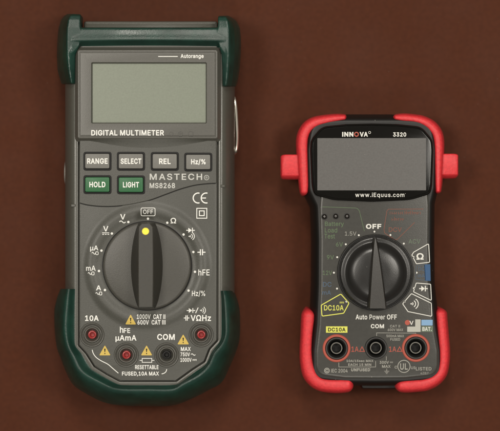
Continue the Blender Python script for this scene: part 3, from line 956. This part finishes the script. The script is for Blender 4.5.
for tx, ty, tw in ((130.8, 319.6, 11), (104.9, 350.6, 11.4), (146.6, 350.6, 11.4), (183.2, 339.6, 11.8)):
    t = Ink(A, face_z)
    tp = round_poly([(tx - tw / 2, ty + 4.8), (tx, ty - 5.4), (tx + tw / 2, ty + 4.8)], .7, 4)
    t.add(tp + [(tx, ty + 1)], [(i, (i + 1) % len(tp), len(tp)) for i in range(len(tp))])
    tri = t.build('warning_triangle', M['amber'], meter)
    t = Ink(A, lambda x, y: face_z(x, y) + .1)
    t.poly([(tx - .75, ty - 1.9), (tx + .75, ty - 1.9), (tx + .3, ty + 1.6), (tx - .3, ty + 1.6)])
    t.disc(tx, ty + 3.0, .6, 10)
    t.build('exclamation_mark', M['ink_black'], tri)


# ---- green rubber, lower end: stations of outer edge, ridge, inner edge as seen
def band(stations, fr, sect, n=6):
    """stations: (outer, ridge, inner) edges; sect: list of (where, z, inset)"""
    flat = [[*a, *b_, *c] for a, b_, c in stations]
    flat = catmull(flat, n)
    rows = []
    for q in flat:
        o, r, i = q[0:2], q[2:4], q[4:6]
        row = []
        for t, z in sect:
            if t <= 1:
                e = [o[k] + (r[k] - o[k]) * t for k in range(2)]
            else:
                e = [r[k] + (i[k] - r[k]) * (t - 1) for k in range(2)]
            ez = z
            x, y = fr.at(e[0], e[1], ez) if t < 1.9 else e
            row.append((x, y, ez))
        rows.append(row)
    return rows


LOW = [((60.4, 289), (68.5, 289), (75.4, 289)), ((57, 298), (67.3, 298), (75.2, 298)), ((54.6, 308), (66.4, 308), (75, 308)),
       ((54.2, 318), (65.4, 318), (75, 318)), ((54.8, 332), (65.0, 331), (75, 330)), ((57, 348), (67.4, 345), (75.6, 345)),
       ((61, 359), (73, 357.5), (82.4, 354)), ((66, 372), (78.4, 369), (87.5, 363)), ((73.5, 385), (86, 375.6), (92.4, 369.6)),
       ((86, 393.6), (98, 382.0), (105, 377.2)), ((103, 402), (111, 388.0), (118, 384.0)), ((121, 405.4), (124, 390), (127, 385.2)),
       ((148, 406.2), (148, 390), (148, 385.4)), ((172, 405.6), (172.4, 389.8), (170, 385.2)), ((189, 400), (184, 383.4), (180, 383)),
       ((207, 391), (199.6, 375), (195.4, 371.6)), ((221.6, 382.4), (209.6, 364.8), (206, 364)), ((229.6, 367), (214.8, 353.8), (211.8, 352.2)),
       ((235.6, 353), (222.6, 344.0), (219.6, 341.6)), ((239.4, 340), (226.0, 335), (221.4, 333)), ((240.2, 324), (226.2, 322), (221.6, 322)),
       ((239.6, 310), (225.6, 310), (221.6, 310)), ((237.4, 300), (224.8, 300), (221.4, 300)), ((233.8, 290.8), (223.8, 290.8), (220.6, 290.8))]
SECT = [(0.22, 3), (0.06, 8), (0, 20), (0, 38), (.05, 49), (.16, 59), (.34, 68), (.54, 75), (.72, 79.4), (.86, 81.8), (1.0, 82.9), (1.14, 82.8), (1.32, 81.4), (1.55, 78.4), (1.8, 76.2), (1.95, 75.4),
        (2.06, 75.2), (2.08, 68)]
g = Mesh()
rows = band(LOW, A, SECT)
g.grid(rows, cap0=True, cap1=True)
bumper = g.build('end_bumper', M['green'], meter, A, sharp=50)
bumper['label'] = 'dark green rubber cap round the socket end'

# ---- green rubber, upper end: legs with horns and the bar between, fused
g = Mesh()


def i_flat(i):
    return 79.5 < i < 90 or 210 < i < 220


def leg(st):
    """st: list of (y, outer x, ridge x, inner x, fall of height)"""
    rows = []
    for y, o, r, i, dz in st:
        row = []
        for t, z in ((.18, 3), (0, 10), (0, 44), (.15, 60), (.5, 74), (.85, 82), (1.0, 84), (1.4, 82.5), (2, 79), (2, 58), (1.6, 20), (1.0, 3)):
            x = o + (r - o) * t if t <= 1 else r + (i - r) * (t - 1)
            if i_flat(i) and t in (1.4, 2) and z > 70:
                z = 83.2 if t == 1.4 else 82.4
            zz = z - dz if z > 40 else z
            xx, yy = A.at(x, y, min(zz, 76)) if t < 1 else (x, y)
            row.append((xx, yy, zz))
        rows.append(row)
    g.grid(rows, close_u=True, cap0=True, cap1=True)


leg([(84, 61.8, 72.4, 75.2, 1.5), (78, 59.8, 71.4, 75.2, .4), (70, 57.6, 70, 75.2, 0), (55, 57, 68.6, 75.6, 0), (46, 57.2, 68.4, 80, 0), (36, 57.8, 68.4, 81, 0), (28, 58.6, 68.6, 81, 0),
     (20, 61, 69.5, 81, 1.5), (16, 64, 71, 81, 3.5), (13.8, 67.5, 72.5, 80.4, 8)])
leg([(86.5, 236, 225.6, 222.6, 1.5), (80, 237.8, 226.6, 222.4, .4), (70, 239.4, 227.4, 222.4, 0), (55, 240.6, 228.4, 221.6, 0), (46, 240.8, 228.6, 219, 0), (36, 240.6, 228.6, 218, 0),
     (28, 239.8, 228.4, 218, 0), (21, 236.6, 227.4, 218, 1.5), (17.6, 232, 226, 218, 3.5), (15.6, 228, 224.5, 218.4, 8)])
rows = []
for x in [73 + (225 - 73) * k / 24 for k in range(25)]:
    sag = 1.6 * (abs(x - 149) / 75) ** 2
    yr = 40.2 + sag * .6
    prof = [(28.5, 20), (27.2, 40), (27.0, 64), (27.3, 76), (28.2, 80.4), (29.8, 81.6), (35, 82.6), (yr - 1.2, 83.9), (yr + .2, 84.0), (yr + 1.2, 82.8), (yr + 4.6, 76.6), (49.4, 72.6), (50.8, 71.6), (50.8, 60), (50, 20)]
    rows.append([(x, y, z) for y, z in prof])
g.grid(rows, close_u=True, cap0=True, cap1=True)
tbm = g.build('end_bumper', M['green'], meter, A, sharp=None)
tbm['label'] = 'dark green rubber cap with two horns above the screen'
md = tbm.modifiers.new('fuse', 'REMESH')
md.mode = 'VOXEL'
md.voxel_size = 0.00033
md.use_smooth_shade = True
md = tbm.modifiers.new('soften', 'SMOOTH')
md.factor = 0.5
md.iterations = 9

# ---- wire stand folded against the back, seen past the sides
tw_ = Mesh()


def tube(mb, pts, r, n=10, sub=6):
    pts = catmull(pts, sub)
    rows = []
    for i, p in enumerate(pts):
        a = Vector(pts[max(0, i - 1)])
        c = Vector(pts[min(len(pts) - 1, i + 1)])
        d = (c - a).normalized()
        u = d.cross(Vector((0, 0, 1)))
        if u.length < 1e-3:
            u = Vector((1, 0, 0))
        u.normalize()
        v = u.cross(d)
        rows.append([tuple(Vector(p) + u * r * math.cos(2 * math.pi * k / n) + v * r * math.sin(2 * math.pi * k / n)) for k in range(n)])
    mb.grid(rows, close_u=True, cap0=True, cap1=True)


tube(tw_, [(231, 90, 30), (233.6, 95, 34), (235.2, 104, 36), (236.4, 122, 36), (236.8, 138, 36), (235.6, 149, 34), (232, 153, 30), (224, 155, 26)], 1.7)
tw_.build('stand_wire', M['wire'], meter, A)
tw_ = Mesh()
tube(tw_, [(66, 154, 26), (61.8, 160, 30), (60.6, 170, 31), (61.4, 182, 30), (66, 187, 26)], 1.5)
tw_.build('stand_wire', M['contact'], meter, A)  # same wire as the right; its dimmer light is put into a darker metal

# =================================================================== RIGHT METER
ZR = 56
R = Frame(376, 258, ZR)
small = empty('multimeter', R.root(), 'small black digital multimeter with red rubber corner guards and a dark grey screen', 'multimeter')

F_pts = [(313, 122, 16), (345, 120.5, 20), (400, 120.5, 20), (430, 122, 16), (434.5, 150, 30), (433.5, 188, 14), (430, 203, 14), (429.6, 240, 40), (430, 285, 40), (434.6, 325, 40), (439.2, 352, 30),
         (439.6, 377.5, 10), (405, 380.6, 30), (376, 381, 30), (345, 380.6, 30), (314.2, 377.5, 10), (314.6, 352, 30), (317.6, 325, 40), (319.2, 285, 40), (319.4, 240, 40), (318.2, 206, 14), (310.4, 190, 14), (309.2, 150, 30)]
F = round_poly(F_pts, 10, 6)
b = Mesh()
loft(b, F, [(3, 2), (6, 6), (7, 16), (7, 34), (6, 43), (4.2, 49), (2.2, 53), (.8, 54.8), (-.6, 55.4), (-2.2, 55.4), (-5.6, 55.4), (-5.8, 45)], cap_top=True, cap_bot=True)
loft(b, rrect(362, 370, 400, 391.5, 4), [(0, 3), (0, 30), (-1.5, 34)], cap_top=True, cap_bot=True)
loft(b, rrect(344, 113, 398, 135, 5), [(0, 3), (0, 34), (-1.2, 42), (-4, 47)], cap_top=True, cap_bot=True)
b.build('body', M['body_black'], small, R)

RJ = [(336.6, 348.3), (376, 348), (415.8, 348)]
P_pts = [(322, 186, 6), (427, 186, 6), (428.6, 205, 10), (428.2, 240, 40), (428.6, 286, 40), (433.2, 326, 40), (437.8, 352, 30), (437.6, 374.5, 11), (405, 378.0, 30), (376, 378.2, 30), (345, 378.0, 30), (316.2, 374.5, 11),
         (316.2, 352, 30), (319.2, 326, 40), (320.8, 286, 40), (321, 240, 40), (320.2, 208, 10)]
P = round_poly(P_pts, 10, 6)
f = Mesh()
loft(f, P, [(1.4, 53.8), (1.0, 54.9), (0, 55.7), (-1.2, 56.05), (-2.4, 56.2)], cap_top=False)
holed_top(f, offset(P, -2.4), [circle(x, y, 10.4, 40) for x, y in RJ], 56.2, 8)
f.build('front_panel', M['face_black'], small, R)
ZP = 56.2

# ---- display
D_pts = [(310.6, 150, 40), (311.4, 140, 12), (322, 127, 14), (346, 124.6, 60), (372, 124.0, 60), (398, 124.6, 60), (421, 127, 14), (432, 140, 12), (433, 150, 40), (431.6, 185, 30), (430, 193.6, 7), (410, 199.6, 40), (372, 201.4, 60),
         (334, 199.8, 40), (314.6, 194.6, 7), (312.2, 185, 30)]
D = round_poly(D_pts, 10, 6)
dz = ZP + 3.2
b = Mesh()
loft(b, D, [(.8, 54), (.4, dz - 1.6), (0, dz - .4), (-.5, dz), (-1.1, dz), (-1.6, dz - .5), (-2.0, dz - .9), (-2.6, dz - .8)], cap_top=True)
bezel = b.build('display_bezel', M['glass'], small, R)
sc = Mesh()
loft(sc, rrect(317.2, 138.2, 425.8, 190.4, .6), [(0, dz - .85), (-.05, dz - .68)], cap_top=True)
sc.build('screen', M['lcd_grey'], bezel, R)
ink = Ink(R, dz - .66)
for s, x, w_ in (('INN', 347.6, 11.2), ('VA', 363.6, 8.2)):
    ink.text(s, x, 134.4, w_, 4.7, 0.05)
ink.ring(369.4, 132.6, 1.1, .4)
ink.text('3320', 399.4, 134.6, 13.2, 4.3, 0.035)
ink.text('www.iEquus.com', 379.6, 195.4, 49, 5.4, 0.014, 1.1)
ink.build('lettering', M['white_r'], bezel)
ink = Ink(R, dz - .66)
ink.ring(356.3, 134.4, 1.9, 1.1)
ink.build('round_letter', M['orange_red'], bezel)

# ---- rotary dial
cx, cy = 375.3, 272.5
b = Mesh()
lathe(b, cx, cy, [(38.2, ZP - .2), (38.2, ZP + 1.4), (37.7, ZP + 2.0), (36.8, ZP + 2.0), (36.4, ZP + 1.3), (35.8, ZP + 1.3), (35.4, ZP + 6), (34.8, ZP + 7.6), (33.4, ZP + 8.2), (31.8, ZP + 7.8),
                  (29.8, ZP + 8.6), (27.2, ZP + 11.4), (24.6, ZP + 13.2), (21, ZP + 14.2), (12, ZP + 14.6), (.001, ZP + 14.6)], 110)
dial = b.build('rotary_dial', M['dial_black'], small, R, sharp=45)
b = Mesh()
zt = ZP + 21
NY = 20
rows = []
for k in range(NY + 1):
    t = k / NY
    y = 238.4 + (307.4 - 238.4) * t
    hw = 0.5 + 7.6 * t ** 0.8
    hb = hw + 1.5 + 1.5 * math.sin(math.pi * t)
    z = zt - 5.5 * (1 - t) ** 3
    mx_ = 374.2 + 2.0 * t
    rows.append([(mx_ - hb, y - .6 + 1.2 * t, ZP + 6), (mx_ - hb, y - .6 + 1.2 * t, ZP + 9.6), (mx_ - hw - .2, y, z - .7), (mx_ - hw + .35 * min(1, hw), y, z), (mx_ + hw - .35 * min(1, hw), y, z), (mx_ + hw + .2, y, z - .7),
                 (mx_ + hb, y - .6 + 1.2 * t, ZP + 9.6), (mx_ + hb, y - .6 + 1.2 * t, ZP + 6)])
b.grid(rows, cap0=True, cap1=True)
b.build('pointer', M['pointer'], dial, R, sharp=30)

# ---- sockets
for i, (jx, jy) in enumerate(RJ):
    b = Mesh()
    lathe(b, jx, jy, [(11.3, ZP - .2), (11.2, ZP + 1.2), (10.8, ZP + 1.8), (9.6, ZP + 1.8), (9.0, ZP + 1.2), (7.6, ZP - 3), (6.9, ZP - 7), (6.6, ZP - 9)], 56)
    jack = b.build('input_jack', M['black'], small, R)
    jack['label'] = 'black socket without a coloured ring' if i == 1 else 'black socket inside an orange red ring'
    b = Mesh()
    lathe(b, jx, jy, [(6.8, ZP - 8.5), (6.5, ZP - 3.2), (6.1, ZP - 2.6), (4.9, ZP - 2.6), (4.6, ZP - 3.2), (4.4, ZP - 10.4), (.001, ZP - 10.4)], 48)
    b.build('socket_tube', M['well'], jack, R)
    b = Mesh()
    lathe(b, jx, jy, [(5.95, ZP - 7.5), (5.9, ZP - 2.0), (5.6, ZP - 1.5), (5.1, ZP - 1.5), (4.75, ZP - 2.0), (4.62, ZP - 4.5)], 40)
    b.build('contact', M['contact'], jack, R)
    if i != 1:
        b = Mesh()
        lathe(b, jx, jy, [(11.4, ZP + .1), (11.6, ZP + .7), (13.4, ZP + .7), (14.0, ZP + .1)], 56)
        b.build('colour_ring', M['orange_red'], jack, R)

# ---- three little test lamps
for lx, ly in ((324.4, 216.6), (335.7, 216.2), (347, 216.2)):
    b = Mesh()
    lathe(b, lx, ly, [(3.2, ZP - .1), (3.1, ZP + .5), (2.5, ZP + .6), (2.3, ZP + .2)], 28)
    led = b.build('indicator_lamp', M['body_black'], small, R)
    b = Mesh()
    lathe(b, lx, ly, [(2.35, ZP + .1), (2.2, ZP + .9), (1.6, ZP + 1.6), (.8, ZP + 1.9), (.001, ZP + 2)], 28)
    b.build('lens', M['lens_dark'], led, R)

# ---- printing
zi = ZP + .14
ink = Ink(R, zi)
for x, y in [(374.4, 231.6), (358.8, 235.2), (345.8, 244.3), (337.2, 257.2), (333.9, 272.7), (337.0, 288.6), (346.4, 301.6), (390.4, 235), (403.8, 243.6), (413.4, 257), (416.6, 272.7), (413.8, 288.2), (404.6, 301.6)]:
    ink.disc(x, y, .95, 12)
ink.text('OFF', 373.6, 226.4, 15.4, 5.0, 0.045)
ink.text('Auto Power OFF', 376.2, 317, 41.2, 5.0, 0.025)
ink.text('COM', 377.4, 326.2, 13.2, 4.2, 0.035)
ink.stroke(round_poly([(428.6, 243.6), (429.6, 262.2), (416.4, 263.8), (411.8, 255.0), (413.6, 252.2)], 1, 3), .75, True)
ink.text('Ω', 420, 256.4, 7.2, 6.6, 0.03)
ink.stroke(round_poly([(416.2, 283), (430.6, 284.2), (431.4, 300.6), (413.4, 291.8)], 1, 3), .75, True)
ink.diode(423.4, 288.6, 8.6, 5.6, 1.0)
ink.stroke([(421.2, 285.8), (421.2, 291.6)], .01)
ink.stroke(round_poly([(402.6, 303.8), (411.4, 293.6), (431.2, 303.2), (431.8, 316.4), (408, 311.6)], 1, 3), .75, True)
ink.sound(414.6, 303.8, 4.6, .85, 3)
ink.build('printed_lettering', M['white_r'], small)

ink = Ink(R, zi)     # small worn white print
ink.text('CAT II', 395, 326.2, 10, 2.6, 0.02)
ink.text('600V MAX', 395.4, 329.8, 15.5, 2.6, 0.02)
ink.stroke([(376.6, 336), (376.6, 332.9), (415.8, 333.2), (415.8, 333.9)], .5)
ink.text('500mA MAX', 395.2, 336.0, 17.6, 2.6, 0.02)
ink.text('FUSED', 395.2, 339.4, 9.8, 2.6, 0.02)
ink.stroke([(338.8, 362.6), (338.8, 367), (375.6, 367), (375.6, 361)], .5)
ink.text('10A/15sec MAX', 359.9, 361.0, 27, 2.7, 0.03)
ink.text('EACH 15 MIN', 359.7, 364.7, 23, 2.6, 0.03)
ink.text('UNFUSED', 360.6, 369.8, 19, 3.2, 0.05)
ink.text('300V', 384.2, 362.4, 9.2, 2.9, 0.03)
ink.dc(391.4, 362.4, 3, .4)
ink.text('MAX', 386.3, 366.4, 8.6, 2.8, 0.03)
ink.stroke([(386.3, 360.4), (386.3, 356.4)], .5)
ink.stroke([(386.7, 368.6), (386.7, 370.9)], .5)
ink.stroke([(384.2, 371.2), (389.2, 371.2)], .5)
ink.stroke([(385.2, 372.4), (388.2, 372.4)], .5)
ink.stroke([(386, 373.5), (387.4, 373.5)], .5)
ink.text('©', 326.9, 370.6, 5.6, 5.6, 0.01)
ink.text('IEC 2004', 339.4, 370.7, 16.4, 3.8, 0.02)
ink.ring(403.9, 366.4, 6.1, .8)
ink.text('C', 395.9, 367.2, 2.6, 2.8, 0.02)
ink.text('US', 413.2, 367.8, 4.4, 2.8, 0.02)
ink.text('LISTED', 423.6, 368.8, 15.6, 3.4, 0.02)
ink.text('4ZB7', 424.4, 373.2, 8, 2.2, 0.0)
ink.text('UL', 403.9, 366.6, 7.6, 6.4, 0.03)
ink.text('1.5V', 350.6, 233.6, 11.5, 4.0, 0.0)
ink.build('fine_print', M['dim_white'], small)

ink = Ink(R, zi)
ink.text('Battery', 334.4, 224.4, 19, 5.6, 0.012)
ink.text('Load', 331, 230.2, 12.4, 4.8, 0.012)
ink.text('Test', 329.6, 236.2, 10.6, 4.8, 0.012)
ink.text('6V', 339.4, 244.4, 7, 4.4, 0.01)
ink.text('9V', 330.4, 257.2, 7, 4.4, 0.01)
ink.text('12V', 327.4, 272.8, 9.4, 4.4, 0.01)
ink.stroke(round_poly([(322.4, 206.8), (356.6, 208.2), (364.6, 231.4), (364.7, 231.6), (356.7, 208.3)], .3, 2)[:9], .01)
ink.stroke([tuple(p) for p in [(322.2, 206.8), (355.6, 208.0), (357.6, 208.8), (359.4, 211), (364.4, 231.2)]], .55)
ink.build('green_print', M['dim_green'], small)
ink = Ink(R, zi)
ink.stroke([(414.6, 222.4), (397.2, 239.4), (394.6, 239.6), (384.6, 233), (383.9, 229.6), (386.8, 211), (388.4, 209.2), (423.4, 209)], .6)
ink.text('DCV', 395.2, 229.6, 13, 4.6, 0.012)
for y, xs in ((212.8, (390, 421)), (219.2, (392, 404))):      # two rows of print worn past reading
    x = xs[0]
    while x < xs[1]:
        h_ = random.choice((2.6, 2.6, 3.8))
        ink.stroke([(x, y + 1.6), (x + random.uniform(-.2, .2), y + 1.6 - h_)], .55)
        if random.random() < .7:
            ink.stroke([(x + .5, y + random.uniform(-.8, .9)), (x + 1.5, y + random.uniform(-.8, .9))], .5)
        x += random.uniform(1.7, 2.4)
ink.build('red_print', M['dim_red'], small)
ink = Ink(R, zi)
ink.text('ACV', 414.4, 241.4, 12, 4.6, 0.01)
ink.build('grey_print', M['bat_green'], small)
ink = Ink(R, zi)
ink.text('DC', 327.2, 284.4, 8.6, 4.8, 0.015)
ink.text('mA', 326.6, 292.6, 8.6, 4.2, 0.015)
ink.build('blue_print', M['dim_blue'], small)
ink = Ink(R, zi)
ink.poly([(424.2, 264.6), (430.2, 264.2), (430.6, 281.0), (425.0, 280.6)])
pan = ink.build('blue_panel', M['blue'], small)
ink = Ink(R, zi)
ink.stroke(round_poly([(416.2, 265.6), (424.6, 264.7), (425.4, 280.4), (415.6, 279.4)], 1, 3), .4, True)
ink.text('DC', 421.4, 268.8, 6.2, 4.0, 0.01)
ink.text('mA', 421.2, 275.6, 7, 3.8, 0.01)
ink.build('blue_print', M['dim_blue'], small)

ink = Ink(R, zi)
ink.stroke(round_poly([(321.2, 305.2), (340.8, 294), (349, 303.2), (343.6, 313.2), (322, 316.2)], 1.4, 4), .9, True)
ink.text('DC10A', 333.8, 307.8, 19.6, 5.4, 0.018)
ink.dc(341.8, 302.6, 4.4, .5)
ink.build('yellow_print', M['lime'], small)
ink = Ink(R, zi)
ink.rect(326, 326.4, 347.4, 332.7)
pan = ink.build('yellow_panel', M['lime'], small)
ink = Ink(R, zi + .1)
ink.text('DC10A', 336.8, 329.6, 17.6, 3.9, 0.035)
ink.build('lettering', M['ink_black'], pan)

ink = Ink(R, zi)
for ax in (355, 392.6):
    ink.text('1A', ax, 349.2, 7.2, 5.2, 0.012)
    ink.stroke([(ax + 4.6, 351.4), (ax + 7, 346.8), (ax + 9.4, 351.4)], .7, True)
ink.disc(407.4, 322.6, 2.6, 20)
ink.build('red_warning_print', M['orange_red'], small)

ink = Ink(R, zi)
ink.poly([(415.2, 319.4), (420.6, 319.4), (420.6, 331.9), (407.2, 331.9), (407.2, 326.6), (415.2, 326.6)])
pan = ink.build('battery_panel', M['pale_grey'], small)
ink = Ink(R, zi + .1)
ink.text('V', 411.4, 322.8, 4, 4, 0.02)
ink.build('lettering', M['white_r'], pan)
ink = Ink(R, zi)
ink.rect(421.4, 319.8, 432.6, 325.5)
ink.build('pale_blue_panel', M['pale_blue'], small)
ink = Ink(R, zi)
ink.rect(421.4, 326.1, 433, 331.8)
pan = ink.build('battery_label', M['bat_green'], small)
ink = Ink(R, zi + .1)
ink.text('BAT.', 427, 329, 9.2, 3.9, 0.02)
ink.build('lettering', M['white_r'], pan)


# ---- red rubber corners
def guard(path, label, top=57):
    """path: (outer x, y, inner x, y) pairs as seen along the guard"""
    P_ = catmull([list(p) for p in path], 8)
    cen = [((p[0] + p[2]) / 2, (p[1] + p[3]) / 2) for p in P_]
    s = [0]
    for i in range(1, len(cen)):
        s.append(s[-1] + math.hypot(cen[i][0] - cen[i - 1][0], cen[i][1] - cen[i - 1][1]))
    # resample tightly near both ends so that the tips come out round
    T = s[-1]
    N = 90
    q = [T * (0.5 - 0.5 * math.cos(math.pi * k / N)) for k in range(N + 1)]
    rows = []
    j = 0
    for d in q:
        while j < len(s) - 2 and s[j + 1] < d:
            j += 1
        t = (d - s[j]) / max(1e-6, s[j + 1] - s[j])
        e = [P_[j][k] + (P_[j + 1][k] - P_[j][k]) * t for k in range(4)]
        c = ((e[0] + e[2]) / 2, (e[1] + e[3]) / 2)
        hw = math.hypot(e[0] - e[2], e[1] - e[3]) / 2
        end = min(d, T - d)
        fall = math.sqrt(max(0.0, 1 - (1 - min(1, end / hw)) ** 2)) if hw else 1
        fall = max(fall, .02)
        dx, dy = (e[2] - e[0]) / 2 * fall, (e[3] - e[1]) / 2 * fall
        row = []
        for u, z in ((-.85, 2), (-.98, 6), (-1, 16), (-1, 36), (-.97, 44), (-.86, 50), (-.66, 54), (-.40, 56.2), (.1, top), (.62, 56.8), (.88, 55.2), (1, 51), (1, 10), (.85, 2)):
            zz = z if z < 34 else 34 + (z - 34) * (0.45 + 0.55 * fall)
            x, y = c[0] + dx * u, c[1] + dy * u
            if u < -.3:
                xs_, ys_ = R.at(x, y, zz)
                x, y = x + (xs_ - x) * fall, y + (ys_ - y) * fall
            row.append((x, y, zz))
        rows.append(row)
    m_ = Mesh()
    m_.grid(rows, close_u=True, cap0=True, cap1=True)
    o = m_.build('corner_guard', M['red'], small, R, sharp=60)
    o['label'] = label
    return o


def clip(parent, x0, y0, x1, y1, out):
    """open channel that holds a probe: floor, back and two lips"""
    m_ = Mesh()
    xs = (x0, x1) if out < 0 else (x1, x0)       # outer x first
    X = lambda t: xs[0] + (xs[1] - xs[0]) * t
    sec = [(1.25, 49), (.9, 49.6), (.55, 48.6), (.25, 49.4), (.08, 48.4), (0, 45.5), (0, 22), (.06, 19), (.2, 18), (1.25, 18), (1.25, 24), (.36, 24), (.28, 27), (.28, 40), (.36, 43.5), (1.25, 43.5)]
    rows = []
    for y, k, e in ((y0, 1.2, .16), (y0 + .35, .7, .09), (y0 + .9, .3, .04), (y0 + 1.9, 0, 0), (y1 - 4.2, 0, 0), (y1 - 3.2, .7, 0), (y1 - 1.6, 4.2, .04), (y1 - .5, 7.0, .10), (y1, 9.5, .18)):
        row = []
        for t, z in sec:
            zc = z + (min(k, 2) if z < 34 else -k) * (1 if z > 34 or z < 20 else -.5)
            tt = t + e * (1 if t < .3 else 0)
            x, yy = R.at(X(tt), y, 46)
            row.append((x, yy, zc))
        rows.append(row)
    m_.grid(rows, close_u=True, cap0=True, cap1=True)
    return m_.build('probe_clip', M['red'], parent, R, sharp=40)


g1 = guard([(347, 114.4, 347, 119.4), (337, 113.8, 337, 121.2), (325, 114.8, 326, 123.6), (313, 117, 318, 126.2), (304.4, 122, 312, 130.4), (298.4, 130.6, 308.8, 136.6), (296.0, 141, 307.8, 144), (296.6, 156, 308, 157),
            (297.6, 172, 308.4, 172), (298.8, 186, 308.6, 186), (300.2, 195.5, 307.4, 195.5)], 'red guard on the upper corner with a probe clip on its side')
clip(g1, 280.8, 154.6, 298, 179, -1)
g2 = guard([(393.4, 114.6, 393.4, 119.2), (403, 113.4, 403, 121.0), (414, 114.2, 414, 122), (424, 116, 422, 124.6), (434.6, 121.4, 428.6, 129.4), (441.8, 130.6, 433, 136.4), (444.2, 142, 434.4, 145), (443.8, 158, 434.8, 158),
            (443, 172, 435.2, 172), (442.2, 184, 435.6, 184), (440.8, 193.4, 436.4, 193.4)], 'red guard on the upper corner with a probe clip on its side')
clip(g2, 444, 153.8, 458.4, 178, 1)
guard([(301.8, 309.4, 313.6, 309.4), (301, 318, 314.4, 318), (300.4, 334, 312.6, 334), (299.6, 350, 311.8, 350), (300, 363, 313, 362), (303, 376.6, 316, 371.6), (310.4, 386, 321, 377.6), (319.6, 391, 328, 379.4), (330, 392.8, 335, 379.6),
       (341, 393, 343, 379.6), (354, 391.4, 354, 380.4)], 'red guard round the lower corner below the copyright line')
guard([(447, 308.8, 436.6, 308.8), (447.4, 318, 437, 318), (448.8, 334, 438.2, 334), (450, 350, 439.6, 350), (449.4, 364, 439.6, 362), (446.4, 376, 437.6, 371), (438.6, 385, 431.6, 376.6), (427.6, 390.4, 423.4, 379.2), (416, 392, 414.6, 380),
       (405, 392.6, 405, 380.8), (395.6, 391.2, 396.6, 382.6)], 'red guard round the lower corner below the approval mark')
